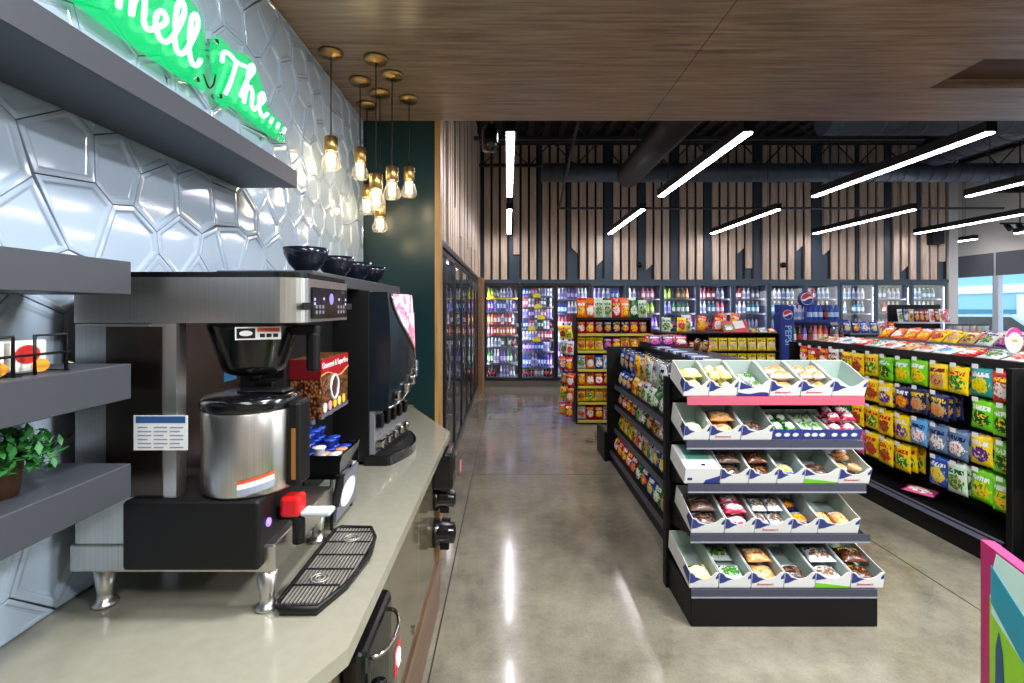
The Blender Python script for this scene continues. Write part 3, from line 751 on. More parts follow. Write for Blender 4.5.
# ------------------------------------------------------------------ coffee brewer
br = thing('coffee_brewer', 'stainless steel coffee brewer with black funnel standing on the counter by the wall shelves', 'coffee brewer', (-.7, 1.22, .91))
for x, y in ((-.896, 1.09), (-.53, 1.078), (-.896, 1.37), (-.54, 1.39)):
    MB().lathe([(.024, 0.0005), (.025, .008), (.016, .012), (.015, .03), (.024, .095)], 16, (x, y, .91)).build('leg', M_steel, br)
MB().rbox(-.94, -.5, 1.05, 1.4, 1.003, 1.062, .004).build('base_frame', M_steel, br)
MB().rbox(-.81, -.522, 1.026, 1.25, 1.018, 1.164, .008, 3).build('warmer_box', M_blackmt, br)
MB().rbox(-.93, -.765, 1.05, 1.4, 1.062, 1.537, .003, 1).build('column', M_steel, br)
MB().box(-.7649, -.706, 1.0501, 1.075, 1.1645, 1.537).build('side_panel', mat('satin chrome', C(228, 224, 220), 0.36, 1.0), br)
MB().box(-.731, -.706, 1.043, 1.0495, 1.166, 1.537).build('chrome_strip', mat('satin chrome', C(228, 224, 220), 0.36, 1.0), br)
MB().box(-.7649, -.76, 1.0755, 1.39, 1.166, 1.535).build('splash_panel', mat('smoky steel', C(120, 116, 112), .25, 1.0), br)
MB().box(-.86, -.74, 1.0478, 1.0498, 1.166, 1.53).build('dark_reflection_panel', mat('dark reflection steel', C(104, 94, 86), .3, 1.0), br)  # dark reflection on the steel column, painted as an added thin panel
hd = []
rr = .055; x0, x1, y0, y1 = -.93, -.445, 1.05, 1.4
hd += [(x0, y0)]
for k in range(9): a = -PI / 2 + PI / 2 * k / 8; hd.append((x1 - rr + rr * math.cos(a), y0 + rr + rr * math.sin(a)))
for k in range(9): a = PI / 2 * k / 8; hd.append((x1 - rr + rr * math.cos(a), y1 - rr + rr * math.sin(a)))
hd += [(x0, y1)]
hh = MB(); n = len(hd)
vs = [(x, y, 1.538) for x, y in hd] + [(x, y, 1.636) for x, y in hd]
hh.add(vs, [tuple(reversed(range(n))), tuple(range(n, 2 * n))]); 
for i in range(n): k = (i + 1) % n; hh.add([vs[i], vs[k], vs[n + k], vs[n + i]], [(0, 1, 2, 3)], 0, False)
hm = hh.build('brewer_head', M_steel, br)
MB().prism([(x * 1 + (.006 if x < -.7 else -.004), y + (.004 if y < 1.2 else -.004)) for x, y in hd], 'Z', 1.6365, 1.648).build('head_lid', M_blackgl, br)
pn = MB().rbox(-.4455, -.4415, 1.105, 1.345, 1.545, 1.618, .0015, 1).build('control_panel', M_blackgl, br)
dsp = MB(); dsp.tube([(-.4416, 1.225, 1.592), (-.4408, 1.225, 1.592)], .014, 20); dsp.build('display', emis('violet display', (.4, .32, .9, 1), .7), pn)
M_btn = mat('pale button print', C(104, 104, 118), .5); M_btnl = emis('lit button', (.5, .45, 1, 1), .9)
for k, y in enumerate((1.13, 1.15, 1.17, 1.275, 1.295, 1.315)):
    for z in (1.56, 1.573):
        MB().box(-.4416, -.4408, y - .005, y + .005, z - .004, z + .004).build('button', M_btn, pn)
for y, z in ((1.12, 1.59), (1.12, 1.58), (1.33, 1.592), (1.33, 1.58), (1.175, 1.592), (1.28, 1.592)):
    MB().box(-.4416, -.4407, y - .004, y + .004, z - .003, z + .003).build('lit_button', M_btnl, pn)
MB().rbox(-.4458, -.4422, 1.062, 1.105, 1.566, 1.582, .001, 1).build('nameplate', M_blackmt, br)
MB().rbox(-.4458, -.4422, 1.346, 1.388, 1.566, 1.582, .001, 1).build('power_switch_plate', M_blackmt, br)
fn = MB().lathe([(0, 1.415), (.05, 1.416), (.066, 1.424), (.072, 1.44), (.096, 1.522), (.099, 1.537), (0, 1.537)], 30, (-.6, 1.16, 0)).build('brew_funnel', M_blackgl, br)
MB().lathe([(0, 1.398), (.012, 1.398), (.016, 1.416)], 12, (-.6, 1.16, 0)).build('drip_nozzle', M_blackmt, fn)
MB().rbox(-.52, -.448, 1.15, 1.175, 1.505, 1.53, .006, 2).rbox(-.476, -.448, 1.148, 1.177, 1.42, 1.515, .008, 2).build('funnel_handle', M_blackmt, fn)
lb = MB(); lb.box(-.575, -.49, 1.062, 1.0635, 1.503, 1.531)
Mrot = Matrix.Translation((-.545, 1.07, 1.515)) @ Matrix.Rotation(R(22), 4, 'Z')
lbm = MB(); lbm.box(-.045, .045, -.0012, 0, -.014, .014, 0, Mrot); lbm.box(-.042, -.006, -.0018, -.0012, -.011, .011, 1, Mrot); lbm.box(-.002, .042, -.0018, -.0012, .003, .011, 2, Mrot)
lbm.prism([(-.024 + .013 * math.cos(q * PI / 8), .006 * math.sin(q * PI / 8)) for q in range(16)], 'Y', -.0022, -.0018, 0, Mrot)
for q in range(3): lbm.box(.003 + q * .013, .013 + q * .013, -.0018, -.0012, -.009, -.001, 1, Mrot)
lbm.build('warning_sticker', [M_white, M_blackmt, mat('warning orange', C(220, 80, 40), .5)], fn)
# text lines on the sticker stay as print
# paper notice taped to the chrome strip
M_hdr = mat('blue header print', C(40, 84, 140), .6)
pt = MB(); pt.box(-.795, -.68, 1.0405, 1.0415, 1.268, 1.342, 0); pt.box(-.79, -.685, 1.0398, 1.0405, 1.326, 1.34, 1)
for q in range(6):
    for a in range(3): pt.box(-.786 + a * .034, -.757 + a * .034 - (.008 if (q + a) % 3 == 0 else 0), 1.04, 1.0405, 1.315 - q * .0085, 1.318 - q * .0085, 2)
pt.build('paper_notice', [M_paperwhite, M_hdr, mat('grey print', C(140, 150, 165), .6)], br)
MB().box(-.7598, -.759, 1.31, 1.37, 1.372, 1.408).build('energy_sticker', mat('sky blue sticker', C(50, 140, 205), .4), br)
# tap on the warmer box
tp = MB().tube([(-.523, 1.12, 1.1), (-.49, 1.12, 1.1), (-.478, 1.12, 1.085), (-.478, 1.12, 1.035)], .014, 10).build('tap_body', M_blackmt, br)
MB().rbox(-.513, -.468, 1.098, 1.142, 1.098, 1.145, .008, 2).build('tap_lever', mat('red tap plastic', C(206, 26, 28), .3), tp)
MB().rbox(-.468, -.40, 1.1, 1.14, 1.1, 1.112, .005, 2).build('lever_tip', mat('pale clear plastic', C(186, 190, 196), .2), tp)
MB().lathe([(.0, 0), (.009, 0), (.009, .004), (0, .004)], 14, (0, 0, 0), 0, True, Matrix.Translation((-.522, 1.065, 1.105)) @ Matrix.Rotation(R(90), 4, 'Y')).build('indicator_light', emis('violet indicator', (.35, .2, 1, 1), 1.4), br)
MB().tube(smooth_path([(-.497, 1.405, 1.0), (-.49, 1.42, 1.05), (-.488, 1.425, 1.085)], 5), [.012] * 10 + [.016], 8).build('rear_tap_handle', M_blackmt, br)
# insulated server
sv = thing('coffee_server', 'stainless steel insulated coffee server with black lid under the brew funnel', 'coffee server', (-.592, 1.13, 1.1645))
SXc, SYc = -.592, 1.13
MB().lathe([(.097, 1.165), (.099, 1.17), (.099, 1.342), (.097, 1.345), (0, 1.345)], 36, (SXc, SYc, 0)).build('server_body', M_steel, sv)
ld = MB().lathe([(.1, 1.3455), (.103, 1.349), (.103, 1.366), (.096, 1.374), (.06, 1.379), (.0, 1.38)], 36, (SXc, SYc, 0)).build('lid', M_blackgl, sv)
MB().lathe([(.03, 1.38), (.03, 1.3825), (.022, 1.3828), (0, 1.3815)], 20, (SXc, SYc, 0)).build('fill_opening', M_blackmt, ld)
MB().rbox(SXc + .02, SXc + .088, SYc - .03, SYc + .03, 1.3785, 1.3845, .003, 1).build('lid_latch', M_blackmt, ld)
MB().rbox(SXc + .093, SXc + .124, SYc - .03, SYc + .035, 1.168, 1.36, .008, 2).build('gauge_housing', M_blackmt, sv)
MB().box(SXc + .106, SXc + .115, SYc - .0315, SYc - .03, 1.185, 1.3).build('sight_gauge', mat('coffee gauge', C(150, 100, 44), .2), sv)
Mst = Matrix.Translation((SXc, SYc, 0))
sk = MB()
for k in range(6):
    a0, a1 = R(-78 + k * 7), R(-78 + (k + 1) * 7); r_ = .1002
    for z0, z1, mi in ((1.17, 1.185, 1), (1.185, 1.196, 0), (1.196, 1.203, 2)):
        sk.add([(SXc + r_ * math.cos(a0), SYc + r_ * math.sin(a0), z0 + k * .002), (SXc + r_ * math.cos(a1), SYc + r_ * math.sin(a1), z0 + k * .002 + .002), (SXc + r_ * math.cos(a1), SYc + r_ * math.sin(a1), z1 + k * .002 + .002), (SXc + r_ * math.cos(a0), SYc + r_ * math.sin(a0), z1 + k * .002)], [(0, 1, 2, 3)], mi)
sk.build('caution_sticker', [M_white, mat('grey print', C(140, 150, 165), .6), mat('warning orange', C(220, 80, 40), .5)], sv)

# drip tray
dt = thing('drip_tray', 'black drip tray with pale slatted grille on the counter before the brewer', 'drip tray', (-.44, 1.24, .91))
tp_ = [(-.503, 1.07), (-.49, 1.05), (-.41, 1.05), (-.375, 1.15), (-.36, 1.28), (-.375, 1.38), (-.4, 1.435), (-.49, 1.44), (-.503, 1.42)]
MB().prism(tp_, 'Z', .9105, .924).build('tray', M_blackgl, dt)
rimp = [(x, y, .926) for x, y in tp_]
MB().tube(rimp, .006, 6, closed=True).build('tray_rim', M_blackmt, dt)
def xr(y):
    pts = [(1.05, -.41), (1.15, -.375), (1.28, -.36), (1.38, -.375), (1.435, -.4)]
    for (a, b), (c, d) in zip(pts, pts[1:]):
        if a <= y <= c: return b + (d - b) * (y - a) / (c - a)
    return -.42
gr = MB()
M_grille = mat('silvery grille bar', C(176, 172, 162), .35, .6)
y = 1.062
k = 0
xs = -.494
while xs < -.372:
    ya, yb = 1.062, 1.43
    if xs > -.41: ya = 1.05 + (xs + .41) / .035 * .1 if xs < -.375 else 1.16
    if xs > -.4: yb = 1.425 - (xs + .4) / .03 * .06
    gr.box(xs, xs + .0042, ya + .004, yb - .004, .9245, .929); xs += .0088
gr.build('grille', M_grille, dt)
cbm = MB()
for y in (1.13, 1.2, 1.27, 1.34, 1.4): cbm.box(-.5, xr(y) - .008, y, y + .006, .929, .9305)
cbm.build('grille_cross_bar', M_blackmt, dt)
for yy, xx in ((1.16, -.445), (1.36, -.435)):
    cm = MB()
    for r_ in (.011, .02): cm.tube([(xx + r_ * math.cos(q * PI / 8), yy + r_ * math.sin(q * PI / 8), .9312) for q in range(16)], .002, 5, closed=True)
    cm.build('cup_mark', M_grille, dt)

# ------------------------------------------------------------------ creamer dispenser, condiment rack
cd = thing('creamer_dispenser', 'black creamer dispenser cabinet with a red coffee bean printed front box', 'creamer dispenser', (-.78, 1.75, .91))
MB().rbox(-.94, -.70, 1.54, 1.96, .9105, 1.643, .006).build('cabinet_body', M_blackmt, cd)
M_bean = bpy.data.materials.new('coffee bean print'); nt, b = nodes_of(M_bean)
tc = nt.nodes.new('ShaderNodeTexCoord'); vo = nt.nodes.new('ShaderNodeTexVoronoi'); vo.inputs['Scale'].default_value = 120
mp = nt.nodes.new('ShaderNodeMapping'); mp.inputs['Scale'].default_value = (1, 1, .7); nt.links.new(tc.outputs['Object'], mp.inputs[0]); nt.links.new(mp.outputs[0], vo.inputs['Vector'])
cr = nt.nodes.new('ShaderNodeValToRGB'); e = cr.color_ramp.elements; e[0].color = C(176, 112, 62); e[1].color = C(40, 20, 12); e[0].position = .1; e[1].position = .62
nt.links.new(vo.outputs['Distance'], cr.inputs[0]); nt.links.new(cr.outputs[0], b.inputs['Base Color']); b.inputs['Roughness'].default_value = .3
bx = MB().rbox(-.70, -.6, 1.57, 1.835, 1.212, 1.405, .003, 1).build('printed_box', M_bean, cd)
redp = []
for k in range(11):
    y = 1.5705 + .264 * k / 10; redp.append((y, 1.345 + .012 * math.sin(k / 10 * 2 * PI * 1.1 + .4)))
M_bred = mat('dark red print', C(170, 20, 34), .3)
MB().prism(redp + [(1.8345, 1.404), (1.5705, 1.404)], 'X', -.5995, -.5988).build('red_banner', M_bred, bx)
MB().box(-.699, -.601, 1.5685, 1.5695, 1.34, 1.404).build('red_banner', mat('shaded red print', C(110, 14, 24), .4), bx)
MB().tube([(-.5985, y, z) for y, z in redp], .0025, 5).build('gold_line', mat('gold print', C(226, 160, 96), .4), bx)
tm = text_mesh('Gourmet & Superfino', .0285, M_white)
put('lettering', tm, bx, (-.5983, 1.703, 1.381), (R(90), 0, R(90)))
cup = MB(); cup.tube([(-.598, 1.69 + .036 * math.cos(q * PI / 12), 1.3 + .04 * math.sin(q * PI / 12)) for q in range(24)], .005, 5, closed=True); cup.build('cup_print', M_white, bx)
cup = MB(); cup.prism([(1.69 + .031 * math.cos(q * PI / 12), 1.3 + .036 * math.sin(q * PI / 12)) for q in range(24)], 'X', -.5993, -.5982); cup.build('cup_print', mat('coffee print', C(70, 34, 40), .3), bx)
for k, c in enumerate((C(236, 236, 236), C(236, 160, 170), C(244, 200, 40), C(240, 220, 150), C(240, 200, 60))):
    y = 1.605 + .045 * k; bb = MB(); bb.prism([(y + .016 * math.cos(q * PI / 8), 1.243 + .016 * math.sin(q * PI / 8)) for q in range(16)], 'X', -.5993, -.598); bb.build('flavour_dot', mat('dot %d' % k, c, .4), bx)
MB().box(-.5995, -.5985, 1.5705, 1.8345, 1.2125, 1.225).build('grey_footer', M_strip, bx)
for y in (1.62, 1.7, 1.78): MB().cyl((-.65, y, 1.185), (-.65, y, 1.2125), .012, 10).build('dispensing_spout', mat('pale spout plastic', C(200, 204, 206), .3), cd)
MB().rbox(-.76, -.70, 1.455, 1.54, 1.27, 1.35, .004).build('hinge_block', M_blackmt, cd)
for y, z in ((1.453, 1.29), (1.453, 1.33)):
    for x in (-.745, -.715): MB().lathe([(0, 0), (.006, 0), (.006, .004), (0, .005)], 8, (0, 0, 0), 0, True, Matrix.Translation((x, 1.4552, z)) @ Matrix.Rotation(R(90), 4, 'X')).build('bolt', M_chrome, cd)

cr_ = thing('condiment_rack', 'two tier black and clear condiment rack full of blue creamer cups', 'condiment rack', (-.6, 1.55, .91))
ub = MB(); ub.box(-.69, -.5, 1.456, 1.46, 1.06, 1.13); ub.box(-.69, -.5, 1.636, 1.64, 1.06, 1.13); ub.box(-.69, -.686, 1.46, 1.636, 1.06, 1.13)
ub.prism([(-.52, 1.06), (-.514, 1.06), (-.494, 1.13), (-.5, 1.13)], 'Y', 1.46, 1.636); ub.box(-.686, -.515, 1.46, 1.636, 1.06, 1.064)
ub.box(-.6, -.597, 1.46, 1.636, 1.064, 1.115); ub.box(-.686, -.515, 1.545, 1.548, 1.064, 1.115)
ub.build('upper_bin', M_blackgl, cr_)
lb_ = MB(); lb_.box(-.69, -.52, 1.456, 1.459, .935, 1.05); lb_.box(-.69, -.52, 1.637, 1.64, .935, 1.05); lb_.box(-.69, -.52, 1.456, 1.64, .932, .935)
lb_.build('lower_bin', M_acryl, cr_)
fc = MB(); fc.prism([(-.52, .932), (-.512, .932), (-.5, 1.055), (-.508, 1.055)], 'Y', 1.456, 1.64); fc.build('front_card_holder', M_strip, cr_)
fo = MB(); n = 20
Mc = Matrix.Translation((-.5045, 1.548, .993)) @ Matrix.Rotation(R(5.6), 4, 'Y')
fo.add([(0, .07 * math.cos(q * 2 * PI / n), .042 * math.sin(q * 2 * PI / n)) for q in range(n)], [tuple(range(n))], 0, False, Mc); fo.build('oval_card', M_white, cr_)
for x, y in ((-.685, 1.458), (-.685, 1.638), (-.525, 1.458), (-.525, 1.638)): MB().cyl((x, y, .9105), (x, y, 1.06), .005, 8).build('post', M_blackmt, cr_)
M_cupblue = mat('blue creamer foil', C(34, 66, 170), .3); M_cupo = mat('peach creamer foil', C(226, 150, 110), .3)
rnd = random.Random(4)
cupm = {}
for nm, m in (('blue', M_cupblue), ('white', M_white), ('peach', M_cupo)):
    cupm[nm] = MB().lathe([(0, 0), (.013, 0), (.017, .022), (.02, .024), (.02, .027), (0, .028)], 14, mis=[0, 0, 1, 1, 1, 1]).mesh('creamer_cup', [m if nm != 'white' else M_white, m if nm != 'blue' else M_cupblue])
kinds = ['blue', 'blue', 'white', 'blue', 'blue', 'peach', 'blue', 'white']
i = 0
for zz in (1.0645, 1.0935, 1.1225, 1.1515):
    for a, x in enumerate((-.66, -.62, -.572, -.535)):
        for b_, y in enumerate((1.485, 1.522, 1.572, 1.611)):
            kk = kinds[(i * 3 + a) % 8]; i += 1
            if zz > 1.12 and (a == 3 or (a, b_) == (2, 1)): continue
            if zz > 1.15 and a > 1: continue
            o = put('creamer_cup', cupm[kk], None, (x, y, zz))
            lvl = {1.0645: 'bottom', 1.0935: 'second', 1.1225: 'third', 1.1515: 'top'}[zz] + ' layer'
            tag(o, '%s creamer cup, %s of black rack, %s row from aisle, %s deep' % (kk, lvl, ORDN[3 - a], ORDN[b_]), 'creamer cup', 'creamer cups in the condiment rack')

# ------------------------------------------------------------------ hot drink machine
cp = thing('hot_drink_machine', 'black hot drink machine with curved lit picture panel before the teal wall', 'hot drink machine', (-.75, 2.25, .91))
MY0, MY1 = 2.05, 2.47
MB().rbox(-.95, -.58, MY0, MY1, .925, 1.643, .004).build('machine_body', M_blackmt, cp)
def fx(y, z):
    s = math.sin(PI * (y - MY0) / (MY1 - MY0)); return -.505 + .05 * s ** .8 * 1.0 + .014 * math.sin((z - 1.14) / .5 * PI)
dr = MB(); N, K = 14, 12
grid = []
for k in range(K + 1):
    for i in range(N + 1):
        y = MY0 + (MY1 - MY0) * i / N; zb = 1.14 + .13 * (i / N) ** 1.2; z = zb + (1.638 - zb) * k / K
        grid.append((fx(y, z), y, z))
fs = [(k * (N + 1) + i, k * (N + 1) + i + 1, (k + 1) * (N + 1) + i + 1, (k + 1) * (N + 1) + i) for k in range(K) for i in range(N)]
dr.add(grid, fs, 0, True)
for i, si in ((0, 1), (N, -1)):
    for k in range(K):
        a, b_ = grid[k * (N + 1) + i], grid[(k + 1) * (N + 1) + i]
        dr.add([a, b_, (-.58, b_[1], b_[2]), (-.58, a[1], a[2])], [(0, 1, 2, 3)])
for i in range(N):
    for k in (0, K):
        a, b_ = grid[k * (N + 1) + i], grid[k * (N + 1) + i + 1]; dr.add([a, b_, (-.58, b_[1], b_[2]), (-.58, a[1], a[2])], [(0, 1, 2, 3)])
door = dr.build('machine_door', mat('blue black gloss plastic', C(20, 27, 34), .22), cp)
M_pic = bpy.data.materials.new('pink drink picture'); nt, b = nodes_of(M_pic)
tc = nt.nodes.new('ShaderNodeTexCoord'); n1 = nt.nodes.new('ShaderNodeTexNoise'); n1.inputs['Scale'].default_value = 8; n1.inputs['Distortion'].default_value = 2.4; nt.links.new(tc.outputs['Object'], n1.inputs['Vector'])
cr = nt.nodes.new('ShaderNodeValToRGB'); e = cr.color_ramp.elements; e[0].position = .3; e[0].color = C(96, 60, 90); e[1].position = .62; e[1].color = C(240, 226, 236)
q = cr.color_ramp.elements.new(.45); q.color = C(222, 120, 150)
nt.links.new(n1.outputs['Fac'], cr.inputs[0]); nt.links.new(cr.outputs[0], b.inputs['Base Color']); nt.links.new(cr.outputs[0], b.inputs['Emission Color']); b.inputs['Emission Strength'].default_value = .75; b.inputs['Roughness'].default_value = .2
pc = MB(); rows_ = []
KP = 14
for k in range(KP + 1):
    z = 1.295 + (1.63 - 1.295) * k / KP; tt = k / KP
    ya = MY1 - .03 - (.375) * math.sin(tt * PI / 2) ** .9; yb = MY1 - .008 - .02 * (1 - tt)
    rows_.append([(fx(ya + (yb - ya) * i / 8, z) + .003, ya + (yb - ya) * i / 8, z) for i in range(9)])
for k in range(KP):
    for i in range(8): pc.add([rows_[k][i], rows_[k][i + 1], rows_[k + 1][i + 1], rows_[k + 1][i]], [(0, 1, 2, 3)], 0, True)
pic = pc.build('picture_panel', M_pic, cp)
rc = MB()
cupq = [(2.31, 1.48), (2.43, 1.48), (2.425, 1.38), (2.405, 1.35), (2.36, 1.35), (2.33, 1.38)]
vv = [(fx(y, z) + .005, y, z) for y, z in cupq]; rc.add(vv, [tuple(range(6))]); rc.build('cup_picture', mat('red cup print', C(220, 34, 30), .3, emit=C(220, 34, 30), es=.5), pic)
rc = MB()
cupq = [(2.29, 1.49), (2.44, 1.49), (2.43, 1.53), (2.38, 1.55), (2.31, 1.54)]
rc.add([(fx(y, z) + .006, y, z) for y, z in cupq], [tuple(range(5))]); rc.build('cream_picture', mat('cream print', C(240, 226, 230), .3, emit=C(240, 226, 230), es=.4), pic)
MB().tube([(r[0][0] + .002, r[0][1], r[0][2]) for r in rows_], .005, 6).build('silver_trim', M_chrome, pic)
# serving bay under the door: slanted grey panel, nozzles, buttons
by = MB(); by.prism([(-.585, MY0 + .004), (-.562, MY0 + .004), (-.515, MY1 - .03), (-.585, MY1 - .01)], 'Z', .955, 1.138)
by.build('serving_bay', mat('silver grey plastic', C(128, 130, 134), .3, .3), cp)
for k in range(5):
    y = 2.09 + .078 * k
    xb_ = -.56 + .044 * (y - MY0) / .38
    MB().rbox(xb_ - .01, xb_ + .034, y - .022, y + .022, .972, 1.012, .01, 2).build('push_button', M_chrome, cp)
    MB().rbox(xb_ - .01, xb_ + .024, y - .018, y + .018, 1.06, 1.12, .006, 2).build('nozzle', M_blackgl, cp)
    z = 1.16 + .13 * ((y - MY0) / .42) ** 1.2 + .03
    MB().rbox(fx(y, z) - .004, fx(y, z) + .024, y - .02, y + .02, z - .02, z + .022, .008, 2).build('select_button', M_chrome, cp)
MB().tube([(fx(MY0 + .42 * i / 12, 1.16) + .003, MY0 + .42 * i / 12, 1.15 + .13 * (i / 12) ** 1.2) for i in range(13)], .005, 6).build('silver_trim', M_chrome, door)
dp = [(-.6, MY0 - .005), (-.51, MY0 - .005)] + [(-.505 + .075 * math.sin(PI * (k + .6) / 11.2), MY0 + .43 * k / 10) for k in range(11)] + [(-.6, MY1)]
MB().prism(dp, 'Z', .9105, .95).build('drip_base', M_blackgl, cp)
MB().prism([(x - .012 if x > -.58 else x, y) for x, y in dp], 'Z', .9502, .953).build('drip_grille', M_blackmt, cp)
MB().rbox(-.66, -.63, 2.0, 2.049, .93, .955, .004).build('cable_clip', mat('white plastic clip', C(200, 200, 198), .4), cp)

# board with bowls above the machines
pk = MB().rbox(-.93, -.62, 1.56, 2.81, 1.645, 1.69, .003, 1).build('display_board', mat('dark slate board', C(58, 64, 70), .4), None, (-.77, 2.2, 1.645))
tag(pk, 'dark slate grey board lying across the machines under the black bowls', 'board')
bwl = MB().lathe([(.028, 0), (.032, .003), (.056, .03), (.071, .062), (.074, .084), (.0705, .084), (.066, .062), (.05, .032), (0, .012)], 30).mesh('bowl', mat('midnight glazed ceramic', C(18, 24, 36), .15))
for k, y in enumerate((1.68, 1.965, 2.215, 2.47)):
    o = put('bowl', bwl, None, (-.692, y, 1.6902)); tag(o, 'black glazed bowl on the slate board, ' + ['the one closest to the brewer head', 'second after the one by the brewer head', 'third after the one by the brewer head', 'last one before the teal wall'][k], 'bowl', 'black bowls on the slate board')
# ================================================================== glass door coolers
M_cframe = mat('black cooler frame', C(20, 22, 26), 0.35)
M_cframe2 = mat('slate cooler frame', C(58, 78, 96), 0.35)
M_liner = mat('white cooler liner', C(104, 106, 128), 0.5)
M_cshelf = mat('pale cooler shelf', C(196, 200, 206), 0.4)
M_coolled = emis('cooler lamp glow', (.92, .9, 1.0, 1), 52.0)
M_cglass = glass('cooler door glass', (.95, .97, .99, 1), 1.5)
def cooler_bay(w, shelves, label, frame, handle_right=True, side_lamps=True):
    """local: x 0..w along the front, the front at y=0 facing -y"""
    t = thing('glass_door_cooler', label, 'cooler', (0, 0, 0), 'glass door coolers', 0, True)
    c = MB(); c.box(0, .022, .0, .56, .13, 2.07); c.box(w - .022, w, .0, .56, .13, 2.07); c.box(.022, w - .022, 0, .56, 2.02, 2.07); c.box(.022, w - .022, 0, .56, .13, .165)
    c.build('cabinet', frame, t)
    l = MB(); l.box(.022, w - .022, .545, .56, .165, 2.02); l.box(.022, .026, .05, .545, .165, 2.02); l.box(w - .026, w - .022, .05, .545, .165, 2.02)
    l.build('inner_liner', M_liner, t)
    d = MB(); f = .042
    d.box(.004, f, -.028, -.002, .14, 2.06); d.box(w - f, w - .004, -.028, -.002, .14, 2.06); d.box(f, w - f, -.028, -.002, 2.06 - f, 2.06); d.box(f, w - f, -.028, -.002, .14, .14 + f)
    dd = d.build('door', frame, t)
    MB().box(f - .002, w - f + .002, -.017, -.011, .14 + f - .002, 2.06 - f + .002).build('glass_pane', M_cglass, dd)
    hx = w - .028 if handle_right else .028
    MB().tube([(hx, -.028, .85), (hx, -.06, .87), (hx, -.06, 1.25), (hx, -.028, 1.27)], .009, 8).build('handle', M_grey, dd)
    for z in shelves:
        s = MB(); s.box(.03, w - .03, .07, .53, z - .014, z)
        so = s.build('shelf', M_cshelf, t)
        MB().box(.03, w - .03, .062, .069, z - .022, z + .008).build('price_strip', M_strip, so)
    for xx in ((.0252, w - .0332) if side_lamps else ()): MB().box(xx, xx + .008, .003, .011, .25, 1.98).build('lamp_tube', M_coolled, t)
    if not side_lamps: MB().box(.2, w - .2, .02, .04, 2.008, 2.018).build('lamp_tube', M_coolled, t)
    return t
# drinks
BOT = {}
def drink(kind, c1, c2, cap):
    key = (kind, c1, c2, cap)
    if key in BOT: return BOT[key]
    m1 = mat('drink %d %d %d' % tuple(int(x * 999) for x in c1[:3]), c1, .25); m2 = mat('drink %d %d %d' % tuple(int(x * 999) for x in c2[:3]), c2, .35); m3 = mat('drink %d %d %d' % tuple(int(x * 999) for x in cap[:3]), cap, .35)
    if kind == 'can':
        pr = [(.026, 0), (.033, .012), (.033, .05), (.033, .11), (.033, .145), (.026, .158), (.026, .16)]; ms = [2, 0, 1, 0, 2, 2, 2]
    elif kind == 'tall':
        pr = [(.03, 0), (.033, .008), (.033, .045), (.032, .12), (.032, .14), (.014, .195), (.014, .21), (.015, .212), (.015, .23)]; ms = [0, 0, 1, 0, 0, 0, 2, 2, 2]
    elif kind == 'fat':
        pr = [(.033, 0), (.037, .01), (.037, .05), (.034, .09), (.037, .125), (.024, .16), (.018, .172), (.019, .174), (.019, .192)]; ms = [0, 0, 1, 1, 0, 0, 2, 2, 2]
    b = MB().lathe(pr, 10, mis=ms)
    BOT[key] = b.mesh('drink_' + kind, [m1, m2, m3])
    return BOT[key]
D = dict(purple=(C(108, 70, 170), C(190, 170, 230), C(60, 30, 110)), blue=(C(40, 80, 180), C(180, 205, 240), C(30, 50, 130)), lav=(C(172, 166, 214), C(120, 120, 190), C(230, 230, 240)), red=(C(196, 40, 48), C(236, 226, 226), C(200, 30, 36)),
         orange=(C(232, 130, 60), C(240, 210, 170), C(220, 90, 40)), pink=(C(226, 120, 140), C(244, 214, 220), C(226, 80, 110)), white=(C(226, 228, 236), C(150, 160, 200), C(235, 235, 240)), green=(C(64, 130, 80), C(214, 230, 214), C(40, 90, 50)),
         lime=(C(160, 214, 40), C(220, 240, 120), C(60, 130, 40)), dark=(C(34, 26, 30), C(150, 40, 50), C(30, 30, 34)), cola=(C(40, 24, 20), C(190, 30, 40), C(190, 30, 40)), water=(C(186, 204, 220), C(90, 130, 200), C(240, 240, 245)), tea=(C(150, 92, 40), C(220, 200, 120), C(230, 230, 220)),
         teal=(C(60, 140, 160), C(210, 232, 236), C(236, 240, 240)), grey=(C(120, 126, 140), C(200, 205, 214), C(70, 76, 90)))
CNAME = dict(lav='lavender', dark='dark', cola='dark red labelled', water='clear', tea='amber')
def ddata(kind, c): return drink(kind, *D[c])
NDR = {'n': 0}
def drink_row(bay, kind, cols, x0, x1, pitch, z, gap, label_where, Mb, depth=.115, rnd=random.Random(8)):
    x = x0; i = 0
    n = int((x1 - x0) / pitch)
    hh = {'can': .16, 'tall': .23, 'fat': .192}[kind]
    sc = min(1.5 if kind == 'can' else 1.3, (gap - .035) / hh)
    wsc = min(1.0, pitch / .08)
    for i in range(n):
        c = cols[min(len(cols) - 1, i * len(cols) // n)]
        if rnd.random() < .05: continue
        p = Mb @ Vector((x0 + pitch * (i + .5), depth, z + .0005))
        o = put('drink_can' if kind == 'can' else 'drink_bottle', ddata(kind, c), None, p, (0, 0, rnd.uniform(0, 6)), (wsc, wsc, sc))
        tag(o, '%s %s, %s' % (CNAME.get(c, c), 'can' if kind == 'can' else ('bottle' if kind == 'tall' else 'short bottle'), label_where), 'can' if kind == 'can' else 'bottle', ('cans' if kind == 'can' else 'bottles') + ', ' + label_where)
        NDR['n'] += 1
BAYX0, BAYW = -.468, .7064
SH0 = [1.774, 1.5, 1.24, 1.02, .79, .46, .19]
SH1 = [1.81, 1.59, 1.37, 1.15, .93, .70, .40, .19]
SHX = [1.75, 1.46, 1.17, .88, .55, .19]
bname = []
